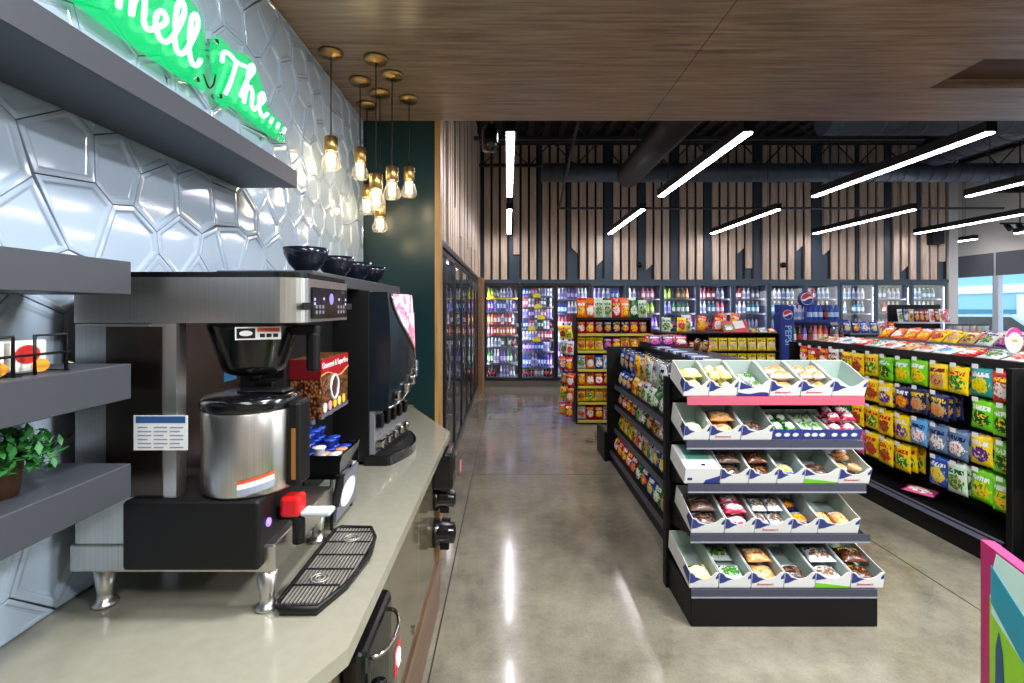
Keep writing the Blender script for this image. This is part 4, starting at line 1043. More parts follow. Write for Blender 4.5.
for k in range(13):
    sh = SH0 if k == 0 else SH1 if k == 1 else SHX
    where = ('corner slat wall cooler' if k == 0 else '%s slat wall cooler from the corner' % ORDN[k])
    t = cooler_bay(BAYW - .004, sh, 'glass door cooler full of drinks, ' + ('at the corner of the slat wall' if k == 0 else '%s from the corner along the slat wall' % ORDN[k]), M_cframe if k < 3 else M_cframe2, k % 2 == 0)
    x = BAYX0 + BAYW * k + .002
    t.location = (x, BY, 0)
    Mb = Matrix.Translation((x, BY, 0))
    def row(i, kind, cols, pitch=.078):
        top = 2.0 if i == 0 else sh[i - 1] - .014
        drink_row(t, kind, cols, .05, BAYW - .05, pitch, sh[i], top - sh[i], '%s shelf of the %s' % (ORDN[i], where), Mb)
    if k == 0:
        for i, (kd, cl) in enumerate((('tall', ['lime', 'grey', 'white', 'lav', 'dark']), ('can', ['purple', 'lav', 'blue', 'blue', 'lav', 'purple']), ('fat', ['orange', 'red', 'white', 'red', 'white']), ('can', ['pink', 'red', 'orange', 'pink', 'orange', 'red']), ('fat', ['white', 'white', 'green', 'green', 'dark']), ('tall', ['green', 'white', 'purple', 'green', 'teal']), ('tall', ['dark', 'white', 'lav', 'grey']))): row(i, kd, cl, .062 if kd != 'fat' else .068)
    elif k == 1:
        for i, (kd, cl) in enumerate((('can', ['blue', 'pink', 'lav', 'white']), ('can', ['pink', 'white', 'dark', 'teal', 'white']), ('can', ['lav', 'purple', 'white', 'pink', 'lav']), ('can', ['blue', 'pink', 'lav', 'green', 'white', 'dark']), ('can', ['white', 'lav', 'pink', 'red']), ('can', ['purple', 'blue', 'lav']), ('tall', ['blue', 'lav', 'blue', 'purple']), ('can', ['dark', 'grey', 'dark']))): row(i, kd, cl, .06)
    elif k == 2:
        for i, (kd, cl) in enumerate((('tall', ['lav', 'purple', 'white']), ('tall', ['blue', 'white', 'lav']), ('tall', ['pink', 'red', 'white']), ('tall', ['white', 'blue']), ('tall', ['purple', 'blue']))): row(i, kd, cl, .066)
    else:
        top = [['lav', 'white', 'blue'], ['white', 'pink'], ['lime', 'pink', 'tea', 'orange'], ['pink', 'red', 'white'], ['red', 'white', 'grey'], ['white', 'water'], ['pink', 'water'], ['water', 'white'], ['grey', 'white'], ['water', 'teal']][k - 3]
        mid = [['white', 'teal', 'lav'], ['lime', 'white', 'lime'], ['lav', 'green', 'green'], ['white', 'teal', 'pink'], ['white', 'teal'], ['teal', 'water'], ['blue', 'water'], ['water', 'teal'], ['red', 'white'], ['water', 'white']][k - 3]
        row(0, 'tall', top, .088); row(1, 'tall', mid, .088)
        if k in (4, 5, 6): row(2, 'tall', ['dark', 'purple', 'red'][:2 + k % 2], .086)
    # yellow half round shelf talkers
    tags = {0: [(0, .12)], 1: [(0, .34), (1, .36), (2, .42), (3, .24), (4, .33)]}.get(k, [])
    for i, xx in tags:
        yb = MB(); yb.prism([(xx - .075, sh[i] - .03), (xx + .075, sh[i] - .03)] + [(xx + .075 * math.cos(q * PI / 8), sh[i] - .005 + .07 * math.sin(q * PI / 8)) for q in range(9)], 'Y', .055, .058); yb.build('shelf_talker', M_yellow, t)
    if k == 0:
        MB().box(.04, BAYW - .05, .05, .053, sh[0] - .03, sh[0] - .004).build('yellow_strip', M_yellow, t)
# drinks standing farther back on the shelves, past what can be told apart
bk = MB()
for k in range(13):
    for z in (SH0 if k == 0 else SH1 if k == 1 else SHX)[:6]:
        x = BAYX0 + BAYW * k
        for i in range(8):
            bk.lathe([(.03, .001), (.032, .1), (.012, .15), (.012, .17)], 6, (x + .09 + .075 * i, BY + .3, z))
o = bk.build('back_row_bottle', mat('dim bottles', C(150, 148, 170), .3), None, (4, BY + .3, .2)); tag(o, 'back rows of pale drinks deep inside the coolers of the slat wall', 'bottles', None, 'stuff')
# coolers along the aisle wall
LB0, LBW = 3.53, .77
for k in range(7):
    t = cooler_bay(LBW - .004, [1.72, 1.42, 1.12, .82, .5, .19], 'dark framed glass cooler in the aisle row, %s from the oak corner panel' % ORDN[6 - k], M_cframe, k % 2 == 0, False)
    t.rotation_euler = (0, 0, R(90)); y = LB0 + LBW * k; t.location = (LX, y, 0)
    Mb = Matrix.Translation((LX, y, 0)) @ Matrix.Rotation(R(90), 4, 'Z')
    cols = [['lime', 'white', 'grey'], ['purple', 'blue', 'lav'], ['white', 'red', 'pink'], ['red', 'orange', 'pink'], ['green', 'white']]
    for i, z in enumerate((1.72, 1.42, 1.12, .82, .5)):
        drink_row(t, 'can' if i in (1, 3) else 'tall', cols[i], .05, LBW - .05, .22, z, .28, '%s shelf of the %s aisle row cooler from the oak panel' % (ORDN[i], ORDN[6 - k]), Mb)
# ================================================================== doughnut end display
M_pink = mat('pink price strip', C(186, 84, 106), 0.35)
dd = thing('display_rack', 'black five tier end rack of doughnut trays with a pink strip on its top tier', 'display rack', (1.36, 2.6, 0))
MB().rbox(.90, 1.82, 2.41, 2.8, .002, .175, .004, 1).build('base', M_black, dd)
MB().box(.905, 1.815, 2.77, 2.795, .175, 1.18).build('back_panel', M_black, dd)
for x in (.885, 1.812): MB().rbox(x, x + .025, 2.745, 2.8, 0.002, 1.185, .003, 1).build('upright', M_black, dd)
TIER = [(1.118, 2.53, .075), (.888, 2.54, .07), (.67, 2.52, .07), (.428, 2.49, .07), (.19, 2.42, .055)]
for k, (z, y, rise) in enumerate(TIER):
    a = math.atan2(rise, 2.77 - y)
    Mx = Matrix.Translation((0, y, z - .004)) @ Matrix.Rotation(a, 4, 'X'); L = (2.765 - y) / math.cos(a)
    s = MB(); s.box(.915, 1.81, .0, L, -.012, 0, 0, Mx)
    if k < 4:
        for x in (.915, 1.804): s.prism([(y + .02, z - .01), (2.768, z + rise - .012), (2.768, z - .06), (2.75, z - .07)], 'X', x, x + .006)
    so = s.build('shelf', M_black if k else M_black, dd)
    x0, x1 = (.922, 1.834) if k < 4 else (.902, 1.815)
    MB().box(x0, x1, y - .012, y - .004, z - .039, z - .003).box(x0, x1, y - .0125, y - .004, z - .047, z - .0391, 1).build('price_strip', [M_pink if k == 0 else mat('dark price strip', C(62, 64, 80), .28), M_pink if k == 0 else mat('pale strip edge', C(140, 141, 156), .3)], so)
txt_cake = text_mesh("Entenmann's", .026, M_redink, .0004, 'CENTER', .25)
def carton(w, d, hf, hb, style):
    """open display tray: low dipped front, sides climbing to a higher back; blue printed corners"""
    t = .003; mb = MB()
    mb.box(0, w, 0, d, 0, t, 1)
    n = 8; dip = hf * (.42 if style != 'flat' else .05)
    top = [(w * i / n, hf - dip * math.sin(PI * min(1, max(0, (i / n - .12) / .76)))**.7 if 0 < i < n else hf) for i in range(n + 1)]
    poly = [(0, 0), (w, 0)] + list(reversed(top))
    m0 = 2 if style in ('flat', 'bluefront') else 0
    mb.prism(poly, 'Y', 0, t, m0)
    side = [(t, t), (d - t, t), (d - t, hb), (d * .72, hb), (d * .2, hf * 1.02), (t, hf)]
    mb.prism(side, 'X', 0, t, 0); mb.prism(side, 'X', w - t, w, 0)
    mb.box(t, w - t, t * 2 + d - 4 * t, d - t, t, hb, 0)
    # inner pale liners
    ins = [(t, t), (d - 2 * t, t), (d - 2 * t, hb - .002), (d * .72, hb - .003), (d * .2, hf), (t, hf - .004)]
    mb.prism(ins, 'X', t, t + .0006, 1); mb.prism(ins, 'X', w - t - .0006, w - t, 1)
    mb.box(t, w - t, d - 2 * t - .001, d - 2 * t, t, hb - .002, 1)
    e = -.0006
    if style == 'blue':
        mb.prism([(0.001, hf * .3), (w * .14, hf * .34), (w * .3, hf * .5), (w * .42, hf * .57), (w * .2, hf * .68), (w * .1, hf * .9), (.001, hf * .97)], 'Y', e, 0, 2)
        mb.prism([(w * .9, hf * .55), (w - .001, hf * .6), (w - .001, hf * .95), (w * .9, hf * .7)], 'Y', e, 0, 2)
        mb.prism([(d * .02, hf * .2), (d * .3, hf * .5), (d * .2, hf * 1.0), (d * .02, hf * .95)], 'X', e, 0, 2); mb.prism([(d * .02, hf * .2), (d * .3, hf * .5), (d * .2, hf * 1.0), (d * .02, hf * .95)], 'X', w, w - e, 2)
    elif style == 'wave':
        mb.prism([(0.001, .001), (w - .001, .001)] + [(w - w * i / 8 - .001 * (i == 0) + .001 * (i == 8), hf * (.2 + .06 * math.sin(i * .9))) for i in range(9)], 'Y', e, 0, 2)
        mb.prism([(w * .05, hf * .42), (w * .5, hf * .55), (w * .4, hf * .62), (w * .05, hf * .9)], 'Y', e, 0, 2)
    elif style == 'green':
        mb.prism([(0.001, .001), (w - .001, .001), (w - .001, hf * .1), (w * .5, hf * .22), (.001, hf * .34)], 'Y', e, 0, 3)
        mb.prism([(0.001, hf * .5), (w * .3, hf * .6), (.001, hf * .97)], 'Y', e, 0, 2)
    elif style == 'flat':
        for i in range(3): mb.prism([(w * (.18 + .3 * i) + .016 * math.cos(q * PI / 6), hf * .5 + .011 * math.sin(q * PI / 6)) for q in range(12)], 'Y', e, 0, 0)
    return mb
M_lime = mat('printed lime green', C(120, 196, 50), .4)
M_tealcard = mat('teal printed card', C(120, 196, 176), .5)
CART = {}
def place_carton(tier, i, x, w, style, contents, lab):
    z, y, rise = TIER[tier]; a = math.atan2(rise, 2.77 - y); d = (2.738 - y) / math.cos(a)
    hf, hb = (.062, .066) if style == 'flat' else (.088, .108)
    if tier == 4: hf, hb = .085, .1
    loc = Vector((x, y + .0, z - .0025))
    where = 'the %s doughnut tier' % (['top', 'second', 'third', 'fourth', 'bottom'][tier])
    if style == 'closed':
        mb = MB(); mb.rbox(0, w, 0, d, 0, .09, .002, 1, 0)
        mb.box(w * .18, w * .86, d * .35, d * .93, .09, .0904, 1); mb.box(w * .5, w * .62, d * .1, d * .17, .09, .0905, 3)
        mb.prism([(0.55 * w, .001), (w - .001, .001), (w - .001, .045), (w * .6, .02)], 'Y', -.0006, 0, 2); mb.box(w * .08, w * .22, -.0008, 0, .02, .034, 2)
        o = mb.build('pastry_carton', [M_card, M_tealcard, M_blue, M_blackmt])
    else:
        o = carton(w, d, hf, hb, style).build('pastry_tray', [M_card, M_cardin, M_blue, M_lime])
    o.location = loc; o.rotation_euler = (a, 0, 0)
    tag(o, lab + ', ' + ORDN[i] + ' on ' + where, 'pastry tray', 'pastry trays on the doughnut rack')
    if (tier, i) in ((0, 3), (0, 4), (1, 1), (3, 2), (4, 2), (4, 5), (2, 5)):
        put('lettering', txt_cake, o, (w * .42, -.001, hf * .24), (R(90), 0, 0), (.62, .62, .62))
    Ml = Matrix.Translation(loc) @ Matrix.Rotation(a, 4, 'X')
    rnd = random.Random(tier * 10 + i)
    for k, (cm, n, nx) in enumerate(contents):
        cw = (w - .02) / nx; q = 0
        for lay, r_, c_ in [(a_, b_, e_) for a_ in range(2 if cm in ('choc', 'donut', 'bun', 'berry', 'cake', 'pastry', 'lemon') and n > 1 else 1) for b_ in range(n - a_) for e_ in range(nx)]:
            if True:
                th = .05
                ln = min(.115, (d - .03) / n)
                px = .01 + cw * (c_ + .5); py = .012 + (d - .028) * (r_ + .02 + lay * .45) / n
                lift = .017 if style != 'closed' else .11
                Mp = Ml @ Matrix.Translation((px, py, .006 + th / 2 + (.012 if style == 'flat' else 0) + (.03 if style == 'heap' else 0))) @ Matrix.Rotation(rnd.uniform(-.08, .08), 4, 'Z') @ Matrix.Rotation(R(-90), 4, 'X') @ Matrix.Rotation(PI, 4, 'Y') @ Matrix.Rotation(PI, 4, 'Z')
                Mp = Ml @ Matrix.Translation((px, py, .006 + th / 2 + lay * (th + .002) + (.012 if style == 'flat' else 0))) @ Matrix.Rotation(rnd.uniform(-.06, .06), 4, 'Z') @ Matrix.Rotation(R(-90), 4, 'X')
                b_ = put('pastry_packet', bag_mesh(round(cw * .92, 3), round(ln * .93, 3), th, P[cm], rnd.randint(0, 3)), None, Mp.to_translation(), Mp.to_euler())
                nm = {'lemon': 'pale yellow', 'pastry': 'cream', 'choc': 'dark chocolate', 'donut': 'brown doughnut', 'cake': 'white iced', 'berry': 'berry pink', 'bun': 'golden bun', 'navy': 'navy', 'green': 'green', 'purple': 'purple', 'red': 'red', 'blue': 'blue', 'whiteg': 'pale grey', 'pink': 'pink', 'greenw': 'pale green'}.get(cm, cm)
                tag(b_, '%s packet in %s tray of %s, %s row%s' % (nm, ORDN[i], where, ORDN[r_], ((', %s across' % ORDN[c_]) if nx > 1 else '') + (', topmost' if lay else '')), 'pastry packet', 'pastry packets in the doughnut trays')
tiers = [
 [(.905, .128, 'blue', [('lemon', 2, 1)], 'white open tray of pale yellow packets'), (1.036, .142, 'blue', [('lemon', 3, 2)], 'white open tray crammed with pale yellow packets'), (1.183, .162, 'wave', [('whiteg', 2, 2)], 'white tray with a blue wave and small pale packets'), (1.35, .155, 'blue', [('pastry', 3, 1)], 'white open tray of cream packets'), (1.51, .158, 'blue', [('pastry', 3, 2)], 'white open tray of small cream packets'), (1.672, .168, 'blue', [], 'nearly empty white tray')],
 [(.91, .13, 'blue', [('lemon', 1, 1), ], 'white tray with green tinted liner and one yellow packet'), (1.045, .157, 'blue', [('bun', 2, 1)], 'white tray of brown bun packets'), (1.207, .157, 'blue', [('donut', 1, 1)], 'white tray half emptied of dark packets'), (1.37, .148, 'flat', [('green', 2, 2)], 'low blue tray of green pie packets'), (1.522, .13, 'flat', [('greenw', 2, 2)], 'low blue tray of pale green and purple packets'), (1.656, .17, 'flat', [('berry', 3, 2)], 'low blue tray of berry pink packets')],
 [(.905, .18, 'closed', [], 'closed white carton with teal lid print'), (1.09, .142, 'blue', [('donut', 2, 1)], 'white tray of dark glazed packets'), (1.236, .142, 'blue', [('choc', 2, 1)], 'white tray of chocolate packets'), (1.382, .135, 'blue', [('blue', 1, 1)], 'white tray emptied down to one blue packet'), (1.52, .173, 'green', [('donut', 1, 1), ], 'white tray with a green wave'), (1.697, .158, 'blue', [], 'white tray heaped with golden buns')],
 [(.93, .165, 'blue', [('donut', 2, 1)], 'white tray of brown doughnut packets'), (1.1, .148, 'blue', [('berry', 3, 1)], 'white tray of bright pink packets'), (1.252, .183, 'blue', [('cake', 2, 2)], 'wide white tray of white iced packets'), (1.438, .13, 'blue', [('navy', 2, 1)], 'white tray of navy packets'), (1.572, .205, 'blue', [('bun', 1, 2)], 'wide torn white tray with a few golden packets')],
 [(.895, .142, 'blue', [('lemon', 1, 1), ], 'white tray with one yellow packet'), (1.042, .155, 'blue', [('whiteg', 2, 1)], 'white tray of pale grey packets'), (1.202, .157, 'blue', [('bun', 2, 1)], 'white tray of large golden buns'), (1.363, .15, 'blue', [('donut', 1, 1)], 'white tray with one dark doughnut packet'), (1.517, .17, 'green', [('cake', 2, 1)], 'white tray with a green wave and iced packets'), (1.692, .16, 'blue', [('choc', 2, 1)], 'white tray of dark packets')]]
for ti, trs in enumerate(tiers):
    for i, (x, w, st, cont, lab) in enumerate(trs): place_carton(ti, i, x, w, st, cont, lab)
# the heap of wrapped buns on the third tier
rnd = random.Random(2)
z, y, rise = TIER[2]
bm_ = MB().lathe([(0, 0), (.026, .004), (.036, .016), (.032, .03), (.016, .04), (0, .042)], 16).mesh('wrapped_bun', P['bun'])
for k in range(5):
    o = put('wrapped_bun', bm_, None, ((1.7365, 1.8125, 1.7365, 1.8125, 1.775)[k], y + (.055, .055, .14, .14, .1)[k], z + (.042, .042, .066, .066, .106)[k]), (.27, 0, k))
    o['label'] = ['front aisle side', 'front window side', 'back aisle side', 'back window side', 'topmost'][k] + ' golden wrapped bun in the heaped tray of the third tier'; o['category'] = 'bun'; o['group'] = 'wrapped buns heaped on the third tier'; o['kind'] = 'thing'

# ================================================================== long shelving behind the doughnut rack
g1 = thing('shelving_unit', 'long black double shelving unit behind the doughnut rack, snacks facing the cooler aisle', 'shelving unit', (1.4, 3.9, 0))
GY0, GY1 = 2.815, 5.03
MB().box(1.05, 1.75, GY0, GY1, .002, .115).build('base', M_black, g1)
MB().box(1.385, 1.415, GY0, GY1, .115, 1.17).build('back_panel', mat('dark pegboard', C(40, 41, 45), .6), g1)
MB().rbox(1.02, 1.76, GY1 + .002, GY1 + .045, .002, 1.175, .003, 1).build('end_panel', M_black, g1)
MB().rbox(.985, 1.02, GY1 - .02, GY1 + .4, .002, .3, .003, 1).build('base_extension', M_black, g1)
MB().box(1.34, 1.75, GY0, GY1, 1.17, 1.195).build('top_shelf', M_black, g1)
M_lip = mat('charcoal shelf lip', C(72, 74, 84), .35)
GSH = [.79, .585, .345]
for z in GSH + [.125]:
    x0 = 1.1 if z > .2 else 1.055
    s = MB(); s.box(x0, 1.384, GY0, GY1, z - .012, z - .001); so = s.build('shelf', M_black, g1)
    MB().prism([(x0 - .014, z - .042), (x0 - .008, z - .042), (x0 + .001, z - .001), (x0 - .005, z + .002)], 'Y', GY0 + .01, GY1 - .01).build('price_strip', M_lip, so)
for k in range(12):
    y = GY0 + .12 + .18 * k
    if y < GY1 - .05: MB().tube([(1.385, y, 1.156), (1.13, y, 1.158), (1.122, y, 1.166)], .003, 6).build('peg_hook', M_chrome, g1)
def gshelf_row(z, cols, h, w, depth_rows, where):
    n = 13; pit = (GY1 - GY0 - .06) / n
    for dr_ in range(depth_rows):
        for k in range(n):
            c = cols[min(len(cols) - 1, int((n - 1 - k) * len(cols) / n))]       # listed from the far end
            y = GY0 + .03 + pit * (k + .5)
            x = (1.135 if z > .2 else 1.09) + .115 * dr_
            rnd = random.Random(k * 7 + dr_ + int(z * 100))
            hh = h * rnd.uniform(.92, 1.04)
            bag('snack_bag', w, round(hh, 3), .07, P[c], (x, y, z + .0005), R(-90), '%s snack bag, %s, %s from the far panel, %s' % (PN(c), where, ORDN[min(12, n - 1 - k)], 'front row' if dr_ == 0 else 'back row'), 'snack bag', 'snack bags on the long shelving', tilt=R(-14 if dr_ == 0 else -10), roll=R(rnd.uniform(-3, 3)), seed=k % 4)
PNAME = dict(redw='red and white', maroon='maroon', orangew='orange and white', yellowg='yellow green', yellowp='yellow purple', yellowr='yellow tan', clearnut='yellow nut', limed='lime green', dgreen='dark green', greenw='pale green', bluew='blue and white', navyg='navy gold', sky='light blue', whiteg='silver white', whiter='white and red', tealy='teal and yellow', greyblue='grey blue', choc='chocolate brown')
def PN(c): return PNAME.get(c, c)
gshelf_row(.79, ['blue', 'blue', 'navyg', 'yellow', 'tan', 'whiteg', 'greenw', 'dgreen', 'grey', 'whiteg', 'navy', 'greenw', 'blue'], .155, .15, 2, 'upper aisle side shelf')
gshelf_row(.585, ['maroon', 'redw', 'red', 'brown', 'whiteg', 'dgreen', 'brown', 'tan', 'grey', 'dgreen', 'whiteg', 'maroon', 'brown'], .15, .15, 2, 'middle aisle side shelf')
gshelf_row(.345, ['yellowg', 'yellowr', 'yellowg', 'tan', 'whiter', 'tan', 'whiteg', 'blue', 'teal', 'dgreen', 'whiteg', 'grey', 'tan'], .17, .15, 2, 'lower aisle side shelf')
gshelf_row(.125, ['redw', 'red', 'red', 'redw', 'maroon', 'dgreen', 'navy', 'blue', 'green', 'brown', 'tan', 'brown', 'maroon'], .165, .15, 2, 'bottom aisle side deck')
for k in range(12):
    y = GY0 + .12 + .18 * k
    if y > GY1 - .05: continue
    c = ['blue', 'navyg', 'blue', 'yellow', 'tan', 'whiteg', 'grey', 'whiteg', 'navy', 'whiteg', 'sky', 'grey'][11 - k]
    for q in range(2):
        bag('hanging_snack_bag', .14, .182, .055, P[c], (1.16 + .085 * q, y, .962), R(-90), '%s bag on %s peg from the far panel, aisle side, %s' % (PN(c), ORDN[11 - k], 'in front' if q == 0 else 'behind'), 'snack bag', 'bags hanging on the long shelving', seed=(k + q) % 4, roll=R((k * 37 % 7) - 3))
# things lying on its top
rnd = random.Random(12)
topn = 0
for i, (c, x, y) in enumerate([('purple', 1.12, 5.36), ('purple', 1.28, 5.33), ('red', 1.42, 5.33), ('red', 1.56, 5.33)]): pass
tp2 = thing('candy_shelf_tray', 'black raised tray of purple and red bags at the far end of the shelving', 'tray', (1.42, 4.85, 1.196))
MB().box(1.345, 1.745, 4.62, 5.02, 1.196, 1.203).build('tray_floor', M_black, tp2); MB().box(1.345, 1.352, 4.62, 5.02, 1.203, 1.235).build('tray_edge', M_black, tp2)
for i, c in enumerate(['purple', 'purple', 'magenta', 'red', 'redw', 'red']):
    bag('candy_bag', .12, .1, .045, P[c], (1.42 + .127 * (i % 3), 4.74 + .13 * (i // 3), 1.2035), 0, '%s candy bag in the raised tray, %s from the cooler aisle' % (PN(c), ORDN[i]), 'candy bag', 'candy bags in the raised tray', tilt=R(-12), seed=i % 4)
for i in range(24):
    c = ['bluew', 'whiteg', 'navy', 'greyblue', 'white', 'sky'][i % 6]; y = 2.9 + .068 * i
    o = MB().rbox(-.055, .055, -.027, .027, 0, .022, .003, 1).build('gum_pack', P[c]); o.location = (1.405, y, 1.1955); o.rotation_euler = (0, R(-10) * 0, R(rnd.uniform(-5, 5)))
    tag(o, '%s gum pack on the long shelving top, %s from the doughnut rack' % (PN(c), ORDN[i] if i < 20 else 'twenty-' + ORDN[i - 20]), 'gum pack', 'gum packs on the long shelving')
for i, c in enumerate(['brown', 'choc', 'whiteg', 'purple', 'choc', 'orange', 'brown', 'choc']):
    if i < 6: continue
    bag('candy_bag', .12, .1, .04, P[c], (1.66, 3.0 + .19 * i, 1.196), R(-90), '%s candy bag on the long shelving top, second line, %s from the doughnut rack' % (PN(c), ORDN[i]), 'candy bag', 'candy bags on the long shelving top', tilt=R(-10), seed=i % 4)

# ================================================================== chip rack at the end of the cooler aisle
cr2 = thing('chip_rack', 'tall black chip rack facing the cooler aisle with clipped bags down its side', 'chip rack', (1.42, 6.8, 0))
CY = 6.6
MB().box(.94, 1.92, CY, CY + .45, .002, .05).build('base', M_black, cr2); MB().box(.94, 1.92, CY + .43, CY + .45, .05, 1.44).build('back_panel', M_black, cr2)
for x in (.92, 1.92): MB().rbox(x, x + .02, CY + .02, CY + .45, .002, 1.44, .003, 1).build('side_panel', M_black, cr2)
CSH = [1.44, 1.225, .995, .745, .52, .3, .06]
for z in CSH:
    so = MB().box(.941, 1.919, CY + .01, CY + .428, z - .012, z - .001).build('shelf', M_black, cr2)
    MB().box(.941, 1.919, CY - .004, CY + .009, z - .032, z + .002).build('price_strip', M_black if z > 1.4 else mat('yellow price strip', C(190, 176, 60), .4), so)
rowc = [['orange', 'orangew', 'greenw', 'greenw', 'redw', 'orange', 'dgreen', 'greenw'], ['redw', 'red', 'maroon', 'navy', 'navyg', 'navy', 'red', 'maroon'], ['yellow', 'yellow', 'yellowr', 'purple', 'red', 'yellow', 'orange', 'yellow'], ['whiteg', 'orangew', 'bluew', 'white', 'tan', 'bluew', 'whiter', 'white'], ['orange', 'orangew', 'redw', 'red', 'orange', 'tan', 'redw', 'orange'], ['yellow', 'yellowg', 'yellowr', 'yellow', 'yellowg', 'yellow', 'tan', 'yellow'], ['whiter', 'redw', 'red', 'whiter', 'redw', 'red', 'maroon', 'red']]
for r_, (z, cs_) in enumerate(zip(CSH, rowc)):
    h = .24 if r_ == 0 else .18
    for i, c in enumerate(cs_):
        bag('chip_bag', .118, h, .07, P[c], (1.0 + .12 * i, CY + .08, z), 0, '%s chip bag, %s row of the chip rack, %s from the cooler aisle' % (PN(c), ['top', 'second', 'third', 'fourth', 'fifth', 'sixth', 'bottom'][r_], ORDN[i]), 'chip bag', 'chip bags on the tall rack', tilt=R(-10), seed=(i + r_) % 4)
        if r_ == 0: bag('chip_bag', .118, .27, .07, P[['red', 'orange', 'greenw', 'dgreen'][i % 4]], (1.03 + .115 * i, CY + .2, z), 0, '%s chip bag standing behind the chip rack top row, %s from the aisle' % (PN(['red', 'orange', 'greenw', 'dgreen'][i % 4]), ORDN[i]), 'chip bag', 'chip bags on the tall rack', tilt=R(-6), seed=(i + 1) % 4)
for col_, (x, y) in enumerate(((.838, CY + .05), (.775, CY + .21))):
    st = MB().box(x - .012, x + .012, y + .068, y + .072, .12, 1.36).build('clip_strip', M_black, cr2)
    for k in range(6):
        c = [['yellowg', 'whiter', 'red', 'redw', 'orangew', 'red'], ['yellow', 'whiteg', 'redw', 'maroon', 'yellowg', 'red']][col_][k]
        bag('hanging_chip_bag', .105, .18, .06, P[c], (x, y, 1.15 - .212 * k), R(-14), '%s bag clipped on the chip rack %s side strip, %s from the top' % (PN(c), ['front', 'rear'][col_], ORDN[k]), 'chip bag', 'bags clipped to the chip rack side', roll=R((k * 53 % 20) - 10), seed=k % 4)

# ================================================================== nut rack beyond, with bags on top
nr = thing('snack_rack', 'low black rack of yellow nut bags beyond the long shelving', 'snack rack', (2.95, 6.75, 0))
NY = 6.6
MB().box(2.1, 3.66, NY, NY + .45, .002, .12).build('base', M_black, nr); MB().box(2.1, 3.66, NY + .43, NY + .45, .12, 1.22).build('back_panel', M_black, nr)
for x in (2.08, 2.7, 3.66): MB().rbox(x, x + .02, NY + .02, NY + .45, .002, 1.22, .003, 1).build('upright', M_black, nr)
for z in (1.235, .99, .78, .5):
    MB().box(2.1, 3.66, NY, NY + .428, z - .016, z - .001).build('shelf', M_black, nr)
for r_, z in enumerate((.99, .78)):
    for i in range(7):
        bag('nut_bag', .122, .175, .05, P['clearnut'], (2.79 + .131 * i, NY + .05, z), 0, 'yellow nut bag, %s shelf of the low rack, %s from the aisle' % (['upper', 'lower'][r_], ORDN[i]), 'nut bag', 'yellow nut bags', tilt=R(-6), seed=i % 4)
for i in range(5): bag('candy_bar_bag', .11, .13, .05, P[['choc', 'brown', 'choc', 'maroon', 'brown'][i]], (2.17 + .114 * i, NY + .06, .99), 0, 'brown candy bar bag beside the yellow nuts, %s from the chip rack' % ORDN[i], 'candy bag', 'brown candy bags beside the nuts', tilt=R(-10), seed=i % 4)
bag('hanging_candy_bag', .09, .17, .05, P['orange'], (2.66, NY - .06, .93), 0, 'orange bag hung on the upright between brown bars and yellow nuts', 'candy bag', 'brown candy bags beside the nuts')
for i, (c, x, h, ro) in enumerate([('greenw', 2.18, .2, 5), ('dgreen', 2.28, .19, -6), ('yellow', 2.4, .2, 4), ('whiteg', 2.53, .24, 0), ('orange', 2.66, .22, 10), ('red', 2.78, .2, -12), ('redw', 2.88, .22, 14), ('orange', 2.98, .24, 18), ('orange', 3.08, .25, 22)]):
    bag('chip_bag', .13, h, .06, P[c], (x, NY + .17 + .15 * (i % 2), 1.236), 0, '%s bag heaped on the low nut rack, %s from the chip rack' % (PN(c), ORDN[i]), 'chip bag', 'bags on top of the nut rack', tilt=R(-12), roll=R(ro), seed=i % 4)
t = thing('snack_box', 'tilted red edged display box with a white card on top of the nut rack', 'display box', (3.15, NY + .05, 1.236))
Mx = Matrix.Translation((2.92, NY + .025, 1.24)) @ Matrix.Rotation(R(-28), 4, 'X')
MB().rbox(0, .34, 0, .02, 0, .17, .002, 1, 0, Mx).build('box_front', M_redink, t); MB().box(.17, .31, -.002, -.0003, .03, .14, 0, Mx @ Matrix.Rotation(R(-8), 4, 'Y')).build('white_card', M_white, t)
MB().box(.01, .15, -.002, -.0003, .02, .12, 0, Mx).build('green_print', P['green'], t)
for i in range(3): bag('candy_bag', .1, .13, .04, P[['tan', 'whiteg', 'orangew'][i]], (3.35 + .12 * i, NY + .02, 1.236), 0, '%s flat bag lying on the nut rack, %s from the red box' % (PN(['tan', 'whiteg', 'orangew'][i]), ORDN[i]), 'candy bag', 'flat bags on the nut rack', tilt=R(-72), seed=i)

# ================================================================== candy gondola facing the doughnut rack
g2 = thing('candy_gondola', 'long black gondola hung with bright candy bags facing the doughnut rack', 'gondola', (3.4, 4.0, 0))
RY0, RY1 = 2.9, 5.18
MB().box(2.95, 3.9, RY0, RY1, .002, .155).build('base', M_black, g2)
MB().box(2.93, 3.28, RY0 + .005, RY1, .1555, .172).build('base_deck', M_black, g2)
for y0, y1 in ((RY0 + .01, 4.02), (4.03, RY1)): MB().prism([(2.922, .135), (2.93, .135), (2.945, .18), (2.936, .183)], 'Y', y0, y1).build('price_strip', M_strip, g2)
MB().box(3.3, 3.34, RY0, RY1, .156, 1.2).build('pegboard', mat('black pegboard', C(20, 21, 24), .6), g2)
MB().rbox(2.94, 3.9, RY0 - .045, RY0 - .003, .002, 1.215, .004, 1).build('end_panel', M_black, g2)
MB().rbox(2.99, 3.9, RY1 + .003, RY1 + .04, .002, 1.215, .004, 1).build('end_panel', M_black, g2)
MB().box(3.06, 3.9, RY0, RY1, 1.2, 1.235).build('top_shelf', M_black, g2)
